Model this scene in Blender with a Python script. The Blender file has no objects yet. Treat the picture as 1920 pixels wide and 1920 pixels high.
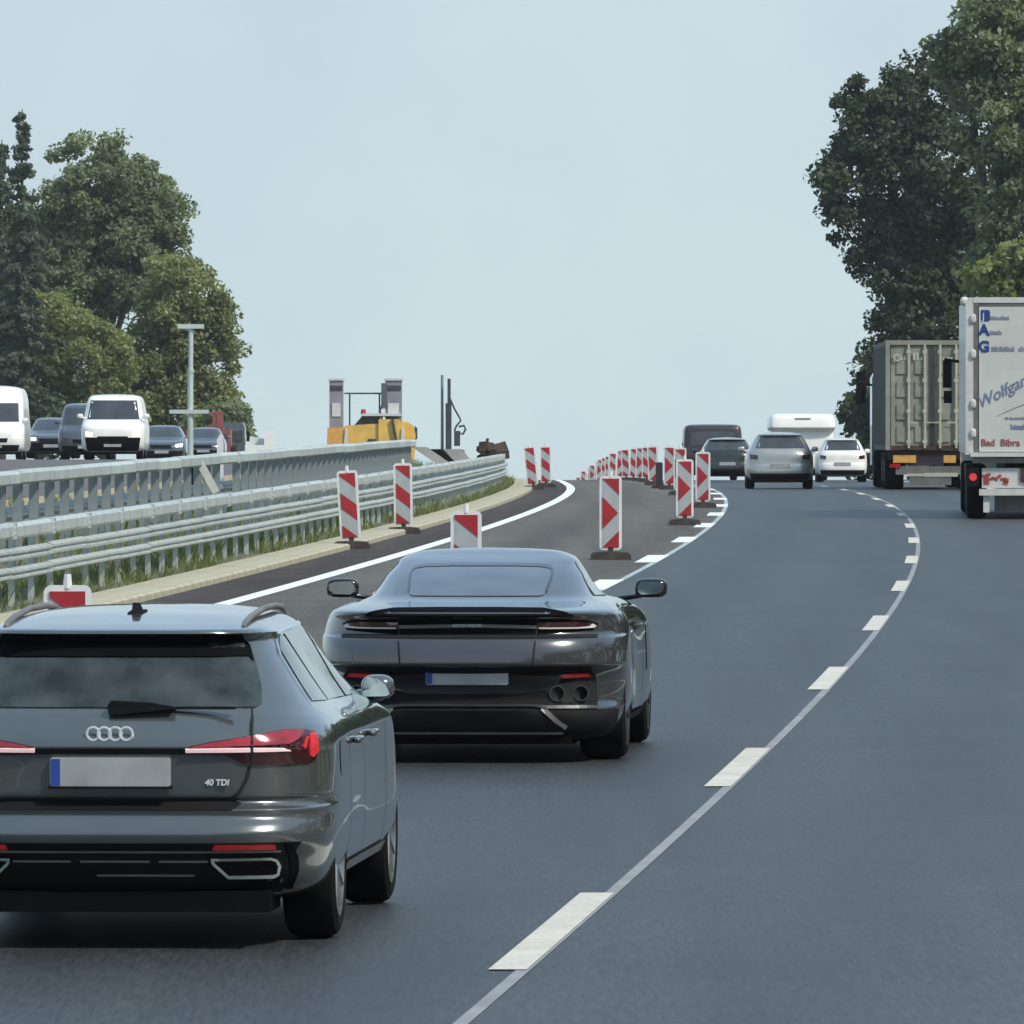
import bpy, bmesh, math, random
import numpy as np
from mathutils import Vector, Matrix, Euler
from mathutils.geometry import delaunay_2d_cdt
from mathutils import Vector as V

# ------------------------------------------------------------------ camera, sky, sun, exposure
SC = bpy.context.scene
COL = SC.collection
EYE = 2.566                      # eye height over the road under the camera (seat of a lorry)
FOC, HOR = 18800.0, 1000.0       # focal length and horizon row, in pixels of a 1920 px frame
cam_d = bpy.data.cameras.new('camera')
cam = bpy.data.objects.new('camera', cam_d); COL.objects.link(cam)
cam_d.sensor_width = 36.0; cam_d.lens = FOC/1920*36
cam_d.clip_start = 0.5; cam_d.clip_end = 5000
cam.location = (0, 0, EYE)
cam.rotation_euler = (math.pi/2 + math.atan((HOR-960)/FOC), 0, 0)
SC.camera = cam

SUN_AZ, SUN_EL = math.radians(128), math.radians(47)
world = bpy.data.worlds.new('World'); SC.world = world; world.use_nodes = True
wn, wl = world.node_tree.nodes, world.node_tree.links
wn.clear()
sky = wn.new('ShaderNodeTexSky'); sky.sky_type = 'NISHITA'; sky.sun_disc = False
sky.sun_elevation = SUN_EL; sky.sun_rotation = SUN_AZ; sky.dust_density = 3.0; sky.air_density = 1.2
sc_ = wn.new('ShaderNodeVectorMath'); sc_.operation = 'SCALE'; sc_.inputs['Scale'].default_value = 0.10
wl.new(sky.outputs[0], sc_.inputs[0])
tc = wn.new('ShaderNodeTexCoord')
nz = wn.new('ShaderNodeTexNoise'); nz.inputs['Scale'].default_value = 16.0; nz.inputs['Detail'].default_value = 4
wl.new(tc.outputs['Generated'], nz.inputs['Vector'])
rp = wn.new('ShaderNodeValToRGB')                       # thin high cloud veil, faintly mottled
rp.color_ramp.elements[0].position = .36; rp.color_ramp.elements[0].color = (.53, .645, .715, 1)
rp.color_ramp.elements[1].position = .66; rp.color_ramp.elements[1].color = (.605, .745, .775, 1)
wl.new(nz.outputs['Fac'], rp.inputs['Fac'])
sep = wn.new('ShaderNodeSeparateXYZ'); wl.new(tc.outputs['Generated'], sep.inputs[0])
el = wn.new('ShaderNodeMapRange'); el.interpolation_type = 'SMOOTHSTEP'; el.inputs[1].default_value = -.02; el.inputs[2].default_value = .35
wl.new(sep.outputs['Z'], el.inputs[0])                  # pale at the horizon, bluer and darker towards the zenith
up = wn.new('ShaderNodeMix'); up.data_type = 'RGBA'; up.blend_type = 'MULTIPLY'; up.inputs[7].default_value = (.62, .74, .95, 1)
wl.new(el.outputs[0], up.inputs[0]); wl.new(rp.outputs[0], up.inputs[6])
mx = wn.new('ShaderNodeMix'); mx.data_type = 'RGBA'; mx.inputs[0].default_value = 0.9
wl.new(sc_.outputs[0], mx.inputs[6]); wl.new(up.outputs[2], mx.inputs[7])
bg = wn.new('ShaderNodeBackground'); bg.inputs['Strength'].default_value = 1.0
wl.new(mx.outputs[2], bg.inputs['Color'])
wo = wn.new('ShaderNodeOutputWorld'); wl.new(bg.outputs[0], wo.inputs['Surface'])

sun_d = bpy.data.lights.new('sun', 'SUN'); sun_d.energy = 3.0; sun_d.angle = math.radians(5); sun_d.color = (1.0, .93, .82)
sun = bpy.data.objects.new('sun', sun_d); COL.objects.link(sun)
sdir = Vector((math.sin(SUN_AZ)*math.cos(SUN_EL), math.cos(SUN_AZ)*math.cos(SUN_EL), math.sin(SUN_EL)))
sun.rotation_euler = sdir.to_track_quat('Z', 'Y').to_euler(); sun.location = (60, -40, 80)

vs = SC.view_settings
vs.view_transform = 'Standard'; vs.look = 'None'; vs.exposure = 0.20; vs.gamma = 1.0; vs.use_curve_mapping = False
SC.render.engine = 'CYCLES'
SC.cycles.use_denoising = True; SC.cycles.use_adaptive_sampling = True; SC.cycles.adaptive_threshold = .02; SC.cycles.max_bounces = 5; SC.cycles.diffuse_bounces = 3; SC.cycles.glossy_bounces = 3; SC.cycles.volume_bounces = 1
SC.render.film_transparent = False
HAZE = .00008

# ------------------------------------------------------------------ the lie of the road
def zr(d):                       # road height along the view distance d
    d = np.asarray(d, float)
    z = .0188*d - 1.77e-5*d*d
    e = np.maximum(d-900, 0)
    z = np.where(d > 900, (.0188*900-1.77e-5*810000) - .01306*e, z)
    return np.where(d < 0, .0188*d, z)
def XL(d):                       # lateral place of the dashed lane line between the two open lanes
    d = np.asarray(d, float)
    q = -1.46218e-4*d*d + 8.36595e-2*d - 3.24693
    return np.where(d > 286.07, 8.7195, np.where(d < 0, -3.24693+8.36595e-2*d, q))
def fz(d): return float(zr(d))
def fx(d): return float(XL(d))
def heading(d): return math.atan((fx(d+.5)-fx(d-.5)))
def grade(d): return math.atan((fz(d+.5)-fz(d-.5)))
def place(px, d): return (px-960)/FOC*d            # world x of an image column at distance d

# ------------------------------------------------------------------ materials
def mat(name, col, rough=.6, metal=0., coat=0., var=.12, scale=6., bump=0., emit=0., emit_col=None, spec=.5, col2=None, alpha=None, coat_rough=.05, detail=5., fine=None, streak=None):
    m = bpy.data.materials.new(name); m.use_nodes = True
    n, l = m.node_tree.nodes, m.node_tree.links
    b = n['Principled BSDF']
    b.inputs['Roughness'].default_value = rough; b.inputs['Metallic'].default_value = metal
    b.inputs['Coat Weight'].default_value = coat; b.inputs['Coat Roughness'].default_value = coat_rough
    b.inputs['Specular IOR Level'].default_value = spec
    t = n.new('ShaderNodeTexCoord'); no = n.new('ShaderNodeTexNoise')
    no.inputs['Scale'].default_value = scale; no.inputs['Detail'].default_value = detail
    l.new(t.outputs['Object'], no.inputs['Vector'])
    c = n.new('ShaderNodeValToRGB')
    c2 = col2 if col2 else tuple(min(1, x*(1+var)) for x in col)
    c1 = col if col2 else tuple(x*(1-var) for x in col)
    c.color_ramp.elements[0].position = .32; c.color_ramp.elements[0].color = (*c1, 1)
    c.color_ramp.elements[1].position = .68; c.color_ramp.elements[1].color = (*c2, 1)
    l.new(no.outputs['Fac'], c.inputs['Fac'])
    out = c.outputs[0]
    if fine:                                             # a second, fine grain multiplied in
        n2 = n.new('ShaderNodeTexNoise'); n2.inputs['Scale'].default_value = fine[0]; n2.inputs['Detail'].default_value = 2
        l.new(t.outputs['Object'], n2.inputs['Vector'])
        mr = n.new('ShaderNodeMapRange'); mr.inputs[3].default_value = 1-fine[1]; mr.inputs[4].default_value = 1+fine[1]
        mr.inputs[1].default_value = .25; mr.inputs[2].default_value = .75
        l.new(n2.outputs['Fac'], mr.inputs[0])
        mm = n.new('ShaderNodeVectorMath'); mm.operation = 'SCALE'
        l.new(out, mm.inputs[0]); l.new(mr.outputs[0], mm.inputs['Scale']); out = mm.outputs[0]
    if streak:                                           # long faint marks along the lanes
        mp_ = n.new('ShaderNodeMapping'); mp_.inputs['Scale'].default_value = (1.6, .022, 1); l.new(t.outputs['Object'], mp_.inputs[0])
        n3 = n.new('ShaderNodeTexNoise'); n3.inputs['Scale'].default_value = 1.0; n3.inputs['Detail'].default_value = 4
        l.new(mp_.outputs[0], n3.inputs['Vector'])
        m3 = n.new('ShaderNodeMapRange'); m3.inputs[1].default_value = .3; m3.inputs[2].default_value = .7; m3.inputs[3].default_value = 1-streak; m3.inputs[4].default_value = 1+streak
        l.new(n3.outputs['Fac'], m3.inputs[0]); v3 = n.new('ShaderNodeVectorMath'); v3.operation = 'SCALE'
        l.new(out, v3.inputs[0]); l.new(m3.outputs[0], v3.inputs['Scale']); out = v3.outputs[0]
        la = n.new('ShaderNodeAttribute'); la.attribute_name = 'lat'      # worn wheel tracks in each lane
        l1 = n.new('ShaderNodeMath'); l1.operation = 'MULTIPLY'; l1.inputs[1].default_value = 2*math.pi/1.75; l.new(la.outputs['Fac'], l1.inputs[0])
        l2 = n.new('ShaderNodeMath'); l2.operation = 'SINE'; l.new(l1.outputs[0], l2.inputs[0])
        l3 = n.new('ShaderNodeMapRange'); l3.inputs[1].default_value = -1; l3.inputs[2].default_value = 1; l3.inputs[3].default_value = .86; l3.inputs[4].default_value = 1.12
        l.new(l2.outputs[0], l3.inputs[0]); l4 = n.new('ShaderNodeVectorMath'); l4.operation = 'SCALE'
        l.new(out, l4.inputs[0]); l.new(l3.outputs[0], l4.inputs['Scale']); out = l4.outputs[0]
        mg = n.new('ShaderNodeMapping'); mg.inputs['Scale'].default_value = (48, 2.4, 1); l.new(t.outputs['Object'], mg.inputs[0])
        n4 = n.new('ShaderNodeTexNoise'); n4.inputs['Scale'].default_value = 1.0; n4.inputs['Detail'].default_value = 3; n4.inputs['Roughness'].default_value = .75
        l.new(mg.outputs[0], n4.inputs['Vector'])       # rolled aggregate, drawn out along the lane
        m4 = n.new('ShaderNodeMapRange'); m4.inputs[1].default_value = .3; m4.inputs[2].default_value = .7; m4.inputs[3].default_value = .50; m4.inputs[4].default_value = 1.55
        l.new(n4.outputs['Fac'], m4.inputs[0]); v4 = n.new('ShaderNodeVectorMath'); v4.operation = 'SCALE'
        l.new(out, v4.inputs[0]); l.new(m4.outputs[0], v4.inputs['Scale']); out = v4.outputs[0]
    l.new(out, b.inputs['Base Color'])
    if bump:
        bp = n.new('ShaderNodeBump'); bp.inputs['Strength'].default_value = bump; bp.inputs['Distance'].default_value = .02
        l.new(no.outputs['Fac'], bp.inputs['Height']); l.new(bp.outputs[0], b.inputs['Normal'])
    if emit:
        b.inputs['Emission Color'].default_value = (*(emit_col or col), 1); b.inputs['Emission Strength'].default_value = emit
    return m

M = {}
M['asphalt'] = mat('asphalt_lane', (.033, .037, .037), .50, var=.14, scale=.35, fine=(45, .42), spec=.5, streak=.22)
M['asphalt_closed'] = mat('asphalt_closed_lane', (.105, .098, .085), .72, var=.12, scale=.5, fine=(40, .4), spec=.2, streak=.15)
M['asphalt_edge'] = mat('asphalt_edge', (.062, .054, .05), .9, var=.25, scale=1.2, fine=(30, .3), spec=.2, streak=.2)
M['kerb'] = mat('kerb_concrete', (.43, .40, .29), .9, var=.18, scale=2.0, fine=(20, .15))
M['opp_asphalt'] = mat('asphalt_opposite', (.12, .115, .11), .85, var=.15, scale=.4)
M['earth'] = mat('median_earth', (.15, .14, .10), 1., col2=(.09, .11, .045), scale=.8, fine=(9, .3))
M['meadow'] = mat('meadow', (.05, .07, .022), 1., col2=(.085, .095, .035), scale=.12, fine=(3, .3))
M['old_paint'] = mat('worn_road_paint', (.60, .58, .50), .7, var=.10, scale=3, fine=(40, .15))
M['new_paint'] = mat('fresh_road_paint', (.84, .85, .82), .6, var=.05, scale=3)
M['seam'] = mat('seam_filler', (.27, .275, .275), .6, var=.15, scale=2)
M['galv'] = mat('galvanised_steel', (.56, .61, .58), .45, metal=.35, var=.16, scale=2.2, fine=(14, .08))
M['galv_dull'] = mat('galvanised_steel_dull', (.46, .51, .49), .55, metal=.25, var=.2, scale=1.2, fine=(10, .1))
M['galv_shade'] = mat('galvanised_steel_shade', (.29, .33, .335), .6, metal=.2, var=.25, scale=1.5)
M['galv_pale'] = mat('galvanised_steel_pale', (.56, .63, .58), .5, metal=.3, var=.15, scale=1.2)
M['white_plastic'] = mat('white_plastic', (.74, .74, .72), .45, var=.06, scale=5)
M['reflective_grey'] = mat('reflective_sheet', (.40, .435, .43), .4, var=.06, scale=9)
M['red_sheet'] = mat('red_sheet', (.36, .022, .03), .38, var=.15, scale=5)
M['rubber'] = mat('black_rubber', (.022, .021, .02), .8, var=.3, scale=7)
M['rubber_brown'] = mat('recycled_rubber', (.06, .05, .043), .9, var=.3, scale=9)
M['tyre'] = mat('tyre_rubber', (.006, .006, .006), .9, var=.2, scale=9, spec=.2)
M['alloy'] = mat('alloy_rim', (.42, .41, .39), .3, metal=.9, var=.1)
M['dark_alloy'] = mat('dark_rim', (.10, .10, .10), .35, metal=.8, var=.1)
M['grey_paint'] = mat('grey_metallic_paint', (.135, .150, .150), .20, metal=.6, coat=1., var=.05, scale=3, coat_rough=.015)
M['dark_paint'] = mat('dark_metallic_paint', (.088, .090, .095), .22, metal=.6, coat=1., var=.06, scale=3, coat_rough=.015)
M['black_plastic'] = mat('black_plastic', (.006, .006, .0065), .75, var=.25, scale=8, spec=.2)
M['black_gloss'] = mat('black_gloss', (.006, .006, .007), .12, coat=.6, var=.2, scale=5)
M['shut'] = mat('panel_gap', (.008, .008, .009), .8, var=.2)
M['badge_metal'] = mat('badge_metal', (.86, .87, .87), .35, metal=.5, var=.05)
M['matte_black'] = mat('matte_black', (.004, .004, .0045), .9, var=.2, spec=.1)
M['glass'] = mat('tinted_glass', (.008, .010, .010), .06, coat=.4, scale=6, spec=.5, col2=(.050, .060, .056), detail=10)  # mottling painted into the colour for mirrored trees and a dim interior
M['glass_far'] = mat('windscreen_glass', (.05, .058, .066), .08, coat=.6, var=.25, scale=2.)
M['glass_clear'] = mat('coupe_rear_glass', (.045, .058, .066), .05, coat=1., var=.4, scale=3, spec=.9)
M['mirror'] = mat('mirror_glass', (.62, .68, .66), .06, metal=1., var=.1, scale=12)
M['chrome'] = mat('chrome', (.75, .76, .76), .16, metal=1., var=.06)
M['lamp_red'] = mat('red_lamp_lens', (.22, .006, .012), .12, coat=1., var=.4, scale=14, emit=.10, emit_col=(.9, .02, .04))
M['lamp_dark'] = mat('dark_red_lens', (.035, .004, .006), .12, coat=1., var=.4, scale=14)
M['lamp_bright'] = mat('lit_red_lens', (.5, .02, .03), .15, coat=1., var=.3, scale=18, emit=.28, emit_col=(1, .05, .06))
M['led'] = mat('led_strip', (.9, .7, .7), .3, var=.05, emit=.40, emit_col=(1, .66, .66))
M['plate'] = mat('number_plate', (.36, .37, .375), .4, var=.2, scale=4)
M['plate_blue'] = mat('plate_band', (.02, .06, .30), .4, var=.1)
M['headlamp'] = mat('headlamp_lit', (.9, .9, .85), .2, var=.05, emit=1.6, emit_col=(1, .98, .88))
M['headlamp_warm'] = mat('headlamp_warm', (.9, .85, .6), .2, var=.05, emit=1.2, emit_col=(1, .90, .50))
M['white_paint'] = mat('white_car_paint', (.88, .87, .80), .3, coat=.7, var=.04)
M['silver_paint'] = mat('silver_car_paint', (.46, .46, .42), .3, metal=.6, coat=.8, var=.06)
M['blue_grey_paint'] = mat('blue_grey_paint', (.10, .12, .145), .3, metal=.4, coat=.9, var=.08)
M['green_paint'] = mat('dark_green_paint', (.025, .035, .028), .25, metal=.3, coat=.9, var=.2)
M['maroon_paint'] = mat('maroon_paint', (.034, .022, .028), .4, coat=.5, var=.15)
M['red_paint'] = mat('red_lorry_paint', (.27, .07, .06), .6, coat=.1, var=.12)
M['box_white'] = mat('box_body_white', (.60, .61, .56), .5, coat=.15, var=.07, scale=.9, fine=(6, .04))
M['grey_frame'] = mat('aluminium_frame', (.20, .185, .175), .5, metal=.3, var=.2, scale=3)
M['pale_frame'] = mat('pale_frame', (.62, .62, .58), .45, var=.08)
M['container'] = mat('container_green', (.27, .27, .215), .65, var=.22, scale=1.4, fine=(5, .12))
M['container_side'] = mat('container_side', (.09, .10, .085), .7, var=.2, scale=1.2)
M['lock_rod'] = mat('lock_rod_pale', (.47, .47, .37), .5, var=.1)
M['rust'] = mat('rusty_steel', (.065, .038, .028), .85, var=.35, scale=4)
M['orange'] = mat('orange_panel', (.70, .36, .09), .5, var=.12)
M['yellow'] = mat('machine_yellow', (.74, .46, .10), .5, coat=.2, var=.15, scale=2)
M['column_grey'] = mat('machine_column', (.27, .27, .31), .6, metal=.2, var=.18, scale=2)
M['dark_steel'] = mat('dark_steel', (.07, .075, .085), .5, metal=.4, var=.2)
M['blue_print'] = mat('blue_print', (.016, .055, .22), .5, var=.15)
M['grey_print'] = mat('grey_print', (.24, .27, .31), .6, var=.15)
M['slate_print'] = mat('slate_print', (.18, .22, .33), .6, var=.15)
M['red_print'] = mat('red_print', (.33, .07, .07), .6, var=.2)
M['bark'] = mat('bark', (.055, .045, .035), .95, var=.3, scale=3, bump=.4)
M['concrete'] = mat('barrier_concrete', (.40, .40, .37), .9, var=.15, scale=1.5)

def leaf_mat(name, c1, c2):
    m = bpy.data.materials.new(name); m.use_nodes = True
    n, l = m.node_tree.nodes, m.node_tree.links; n.clear()
    at = n.new('ShaderNodeAttribute'); at.attribute_name = 'tint'
    c = n.new('ShaderNodeValToRGB'); c.color_ramp.elements[0].color = (*c1, 1); c.color_ramp.elements[1].color = (*c2, 1)
    l.new(at.outputs['Fac'], c.inputs['Fac'])
    d = n.new('ShaderNodeBsdfDiffuse'); t = n.new('ShaderNodeBsdfTranslucent'); g = n.new('ShaderNodeBsdfGlossy')
    g.inputs['Roughness'].default_value = .45; g.inputs['Color'].default_value = (.9, .95, 1, 1)
    l.new(c.outputs[0], d.inputs['Color'])
    br = n.new('ShaderNodeVectorMath'); br.operation = 'MULTIPLY'; br.inputs[1].default_value = (1.25, 1.35, .6)
    l.new(c.outputs[0], br.inputs[0]); l.new(br.outputs[0], t.inputs['Color'])
    a = n.new('ShaderNodeMixShader'); a.inputs[0].default_value = .45; l.new(d.outputs[0], a.inputs[1]); l.new(t.outputs[0], a.inputs[2])
    b = n.new('ShaderNodeMixShader'); b.inputs[0].default_value = .015; l.new(a.outputs[0], b.inputs[1]); l.new(g.outputs[0], b.inputs[2])
    o = n.new('ShaderNodeOutputMaterial'); l.new(b.outputs[0], o.inputs['Surface'])
    return m
M['leaf_dark'] = leaf_mat('leaf_dark', (.034, .052, .034), (.135, .165, .105))
M['leaf_mid'] = leaf_mat('leaf_mid', (.115, .148, .088), (.300, .335, .20))
M['leaf_yellow'] = leaf_mat('leaf_yellow', (.140, .168, .070), (.350, .360, .165))
M['leaf_blue'] = leaf_mat('leaf_needle', (.08, .105, .085), (.21, .245, .19))
M['grass'] = leaf_mat('grass_blade', (.12, .15, .06), (.31, .33, .16))

# ------------------------------------------------------------------ mesh helpers
class MB:
    """collects simple solids, then links them as ONE mesh object"""
    def __init__(s): s.v, s.f = [], []
    def add(s, vs, fs):
        o = len(s.v); s.v += [tuple(p) for p in vs]; s.f += [tuple(i+o for i in f) for f in fs]; return s
    def box(s, c, size, rot=None):
        hx, hy, hz = size[0]/2, size[1]/2, size[2]/2
        vs = [Vector((x, y, z)) for z in (-hz, hz) for y in (-hy, hy) for x in (-hx, hx)]
        if rot: R = Euler(rot).to_matrix(); vs = [R @ v for v in vs]
        vs = [v+Vector(c) for v in vs]
        return s.add(vs, [(0, 2, 3, 1), (4, 5, 7, 6), (0, 1, 5, 4), (2, 6, 7, 3), (0, 4, 6, 2), (1, 3, 7, 5)])
    def cyl(s, p0, p1, r0, r1=None, n=10):
        p0, p1 = Vector(p0), Vector(p1); r1 = r0 if r1 is None else r1
        a = (p1-p0).normalized(); u = a.orthogonal().normalized(); w = a.cross(u)
        vs = [p0+(u*math.cos(2*math.pi*i/n)+w*math.sin(2*math.pi*i/n))*r0 for i in range(n)]
        vs += [p1+(u*math.cos(2*math.pi*i/n)+w*math.sin(2*math.pi*i/n))*r1 for i in range(n)]
        fs = [(i, (i+1) % n, n+(i+1) % n, n+i) for i in range(n)] + [tuple(range(n-1, -1, -1)), tuple(range(n, 2*n))]
        return s.add(vs, fs)
    def tube(s, pts, r, n=8):
        pts = [Vector(p) for p in pts]; rs = r if isinstance(r, (list, tuple)) else [r]*len(pts)
        rings = []; u = None
        for i, p in enumerate(pts):
            a = (pts[min(i+1, len(pts)-1)]-pts[max(i-1, 0)]).normalized()
            u = a.orthogonal().normalized() if u is None else (u-a*u.dot(a)).normalized()
            w = a.cross(u)
            rings.append([p+(u*math.cos(2*math.pi*k/n)+w*math.sin(2*math.pi*k/n))*rs[i] for k in range(n)])
        vs = [q for r_ in rings for q in r_]; m = len(pts)
        fs = [(i*n+k, i*n+(k+1) % n, (i+1)*n+(k+1) % n, (i+1)*n+k) for i in range(m-1) for k in range(n)]
        fs += [tuple(range(n-1, -1, -1)), tuple((m-1)*n+k for k in range(n))]
        return s.add(vs, fs)
    def prism(s, poly, y0, y1, axis='y'):
        """poly in (x,z) pushed along y, or (y,z) along x, or (x,y) along z"""
        def pt(p, t): return (p[0], t, p[1]) if axis == 'y' else ((t, p[0], p[1]) if axis == 'x' else (p[0], p[1], t))
        n = len(poly)
        vs = [pt(p, y0) for p in poly]+[pt(p, y1) for p in poly]
        fs = [(i, (i+1) % n, n+(i+1) % n, n+i) for i in range(n)]+[tuple(range(n-1, -1, -1)), tuple(range(n, 2*n))]
        return s.add(vs, fs)
    def lathe(s, prof, n=32, axis='x', c=(0, 0, 0)):
        """closed profile of (along axis, radius)"""
        vs = []
        for i in range(n):
            a = 2*math.pi*i/n
            for (h, r) in prof:
                vs.append((c[0]+h, c[1]+r*math.cos(a), c[2]+r*math.sin(a)) if axis == 'x' else (c[0]+r*math.cos(a), c[1]+r*math.sin(a), c[2]+h))
        m = len(prof)
        fs = [(i*m+k, i*m+(k+1) % m, ((i+1) % n)*m+(k+1) % m, ((i+1) % n)*m+k) for i in range(n) for k in range(m)]
        return s.add(vs, fs)
    def mesh(s, name, smooth=None):
        me = bpy.data.meshes.new(name); me.from_pydata(s.v, [], s.f)
        bm = bmesh.new(); bm.from_mesh(me); bmesh.ops.recalc_face_normals(bm, faces=bm.faces); bm.to_mesh(me); bm.free()
        if smooth is not None:
            me.polygons.foreach_set('use_smooth', [True]*len(me.polygons)); me.set_sharp_from_angle(angle=math.radians(smooth))
        return me
    def build(s, name, m, parent=None, smooth=None, loc=None, rot=None):
        return link(name, s.mesh(name, smooth), m, parent, loc, rot)
def link(name, me, m=None, parent=None, loc=None, rot=None):
    if m is not None and len(me.materials) == 0: me.materials.append(M[m] if isinstance(m, str) else m)
    o = bpy.data.objects.new(name, me); COL.objects.link(o)
    if parent: o.parent = parent
    if loc: o.location = loc
    if rot: o.rotation_euler = rot
    return o
def tag(o, label=None, cat=None, group=None, kind=None):
    if label: o['label'] = label
    if cat: o['category'] = cat
    if group: o['group'] = group
    if kind: o['kind'] = kind
    return o
def empty(name, loc=(0, 0, 0), rot=(0, 0, 0), label=None, cat=None, group=None):
    o = bpy.data.objects.new(name, None); COL.objects.link(o); o.empty_display_size = .3
    o.location = loc; o.rotation_euler = rot
    return tag(o, label, cat, group)
def copy_tree(o, parent=None):
    c = o.copy(); COL.objects.link(c)
    if parent: c.parent = parent
    for ch in list(o.children): copy_tree(ch, c)
    return c
def text(name, s, size, m, parent, loc, rot=(math.pi/2, 0, 0), shear=0., offset=0., depth=.002, align='LEFT'):
    cu = bpy.data.curves.new(name, 'FONT'); cu.body = s; cu.size = size; cu.shear = shear; cu.offset = offset; cu.extrude = depth; cu.align_x = align
    cu.materials.append(M[m])
    t_ = bpy.data.objects.new(name, cu); COL.objects.link(t_)
    g_ = bpy.context.evaluated_depsgraph_get(); g_.update(); me = bpy.data.meshes.new_from_object(t_.evaluated_get(g_))
    bpy.data.objects.remove(t_); o = bpy.data.objects.new(name, me); COL.objects.link(o); o.parent = parent; o.location = loc; o.rotation_euler = rot
    return o

# ------------------------------------------------------------------ the setting: ground, carriageways, markings
def strip(name, o0, o1, d0, d1, z0, z1, m, step=4., parent=None, kind='structure', nlat=1):
    n = max(2, int((d1-d0)/step)+1); ds = np.linspace(d0, d1, n)
    vs, fs = [], []
    for d in ds:
        x, z = fx(d), fz(d)
        for k in range(nlat+1):
            t = k/nlat; vs.append((x+o0+(o1-o0)*t, d, z+z0+(z1-z0)*t))
    w = nlat+1
    for i in range(n-1):
        for k in range(nlat): fs.append((i*w+k, i*w+k+1, (i+1)*w+k+1, (i+1)*w+k))
    me = bpy.data.meshes.new(name); me.from_pydata(vs, [], fs)
    la = me.attributes.new('lat', 'FLOAT', 'POINT'); la.data.foreach_set('value', [o0+(o1-o0)*k/nlat for _ in ds for k in range(nlat+1)])
    o = link(name, me, m, parent)
    if kind and not parent: o['kind'] = kind
    return o

gm = MB()
gd = list(np.linspace(-400, 1600, 101))+[1900, 2300]
gx = [-1200, -600, -250, -120, -60, 0, 60, 120, 250, 600, 1200]
gv = [(x, d, fz(d)-.55) for d in gd for x in gx]; w_ = len(gx)
gm.add(gv, [(i*w_+k, i*w_+k+1, (i+1)*w_+k+1, (i+1)*w_+k) for i in range(len(gd)-1) for k in range(w_-1)])
tag(gm.build('ground', 'meadow'), kind='structure')

D0, D1 = -120, 1500
road = strip('road', -3.42, 6.6, D0, D1, 0, 0, 'asphalt', 3., nlat=2)
closed = strip('closed_lane_pavement', -7.0, -3.42, D0, D1, 0, 0, 'asphalt_closed', 3.)
edge = strip('road_shoulder', -8.08, -7.0, D0, D1, 0, 0, 'asphalt_edge', 3.)
med = strip('median_ground', -12.9, -8.68, D0, D1, .62, .03, 'earth', 4., nlat=3)
opp = strip('opposite_road', -27.5, -12.9, D0, D1, .72, .72, 'opp_asphalt', 4.)
strip('median_slope', -12.9, -12.88, D0, D1, .72, .60, 'kerb', 4.)
strip('verge', -60, -27.5, D0, D1, -.7, .70, 'meadow', 6., nlat=3)
strip('roadside_verge', 6.6, 30, D0, D1, -.02, -.7, 'meadow', 6., nlat=3)
# pale kerb, laid stone by stone where the photograph shows it
kerb = empty('kerb'); kerb['kind'] = 'structure'
kb = MB(); sx = .56
kb.prism([(-sx/2, -.12), (sx/2, -.12), (sx/2, .055), (sx/2-.03, .075), (-sx/2, .085)]  , -.999, .999)
kme = kb.mesh('kerb_stone'); kme.materials.append(M['kerb'])
rng = random.Random(4)
d = 62.0
while d < 330:
    o = link('kerb_stone', kme, None, kerb, (fx(d)-8.38, d, fz(d)+rng.uniform(-.002, .002)), (grade(d), 0, -heading(d)))
    d += 2.0
strip('kerb_run', -8.68, -8.09, 331, D1, .07, .05, 'kerb', 4.)
strip('kerb_strip', -8.68, -8.09, D0, 61, .07, .05, 'kerb', 4.)

# painted lines
def dash(o, w, d0, L, m, parent, lift=.006, name='lane_dash'):
    mb = MB(); n = 4; vs = []
    for k in range(n+1):
        d = d0+L*k/n; x = fx(d)+o
        vs += [(x-w/2, d, fz(d)+lift), (x+w/2, d, fz(d)+lift)]
    mb.add(vs, [(2*k, 2*k+1, 2*k+3, 2*k+2) for k in range(n)])
    me = bpy.data.meshes.new(name); me.from_pydata(mb.v, [], mb.f)
    return link(name, me, m, parent)
for k in range(-3, 30): dash(0, .16, 41.6+18*k, 6.0, 'old_paint', road)
for k in range(-4, 26): dash(-3.50, .30, 114.3+18*k, 6.0, 'new_paint', closed)
strip('seam_line', .035, .095, D0, 900, .003, .003, 'seam', 3., parent=road)
strip('seam_line', -3.43, -3.35, D0, 900, .003, .003, 'galv_dull', 3., parent=road)
strip('edge_line', -7.21, -6.99, D0, 900, .005, .005, 'new_paint', 2.5, parent=closed)
strip('edge_line', 3.85, 4.15, D0, 900, .005, .005, 'old_paint', 3., parent=road)

# ------------------------------------------------------------------ crash barriers
def rail_profile(h, depth=.085):
    # facing +x: two waves with a lip above and below
    H = h/2
    p = [(-H, 0.0), (-H*.92, .02), (-H*.62, depth), (-H*.30, depth), (-H*.12, .035), (H*.12, .035), (H*.30, depth), (H*.62, depth), (H*.92, .02), (H, 0.0)]
    return [(x, z) for z, x in p]+[(x-.012, z) for z, x in reversed(p)]
def box_profile(h, depth):
    H = h/2
    return [(0, -H), (depth*.8, -H), (depth, -H*.7), (depth, H*.55), (depth*.7, H), (0, H)]
def beam_mesh(name, prof, L, m):
    mb = MB(); mb.prism(prof, 0, L); me = mb.mesh(name, 30); me.materials.append(M[m]); return me
def run_beams(parent, meshes, o, h, d0, d1, step=4.0, name='rail', seed=1):
    r = random.Random(seed); d = d0
    while d < d1:
        me = r.choice(meshes)
        link(name, me, None, parent, (fx(d)+o, d, fz(d)+h+r.uniform(-.006, .006)), (grade(d+2), 0, -heading(d+2)))
        d += step
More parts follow.
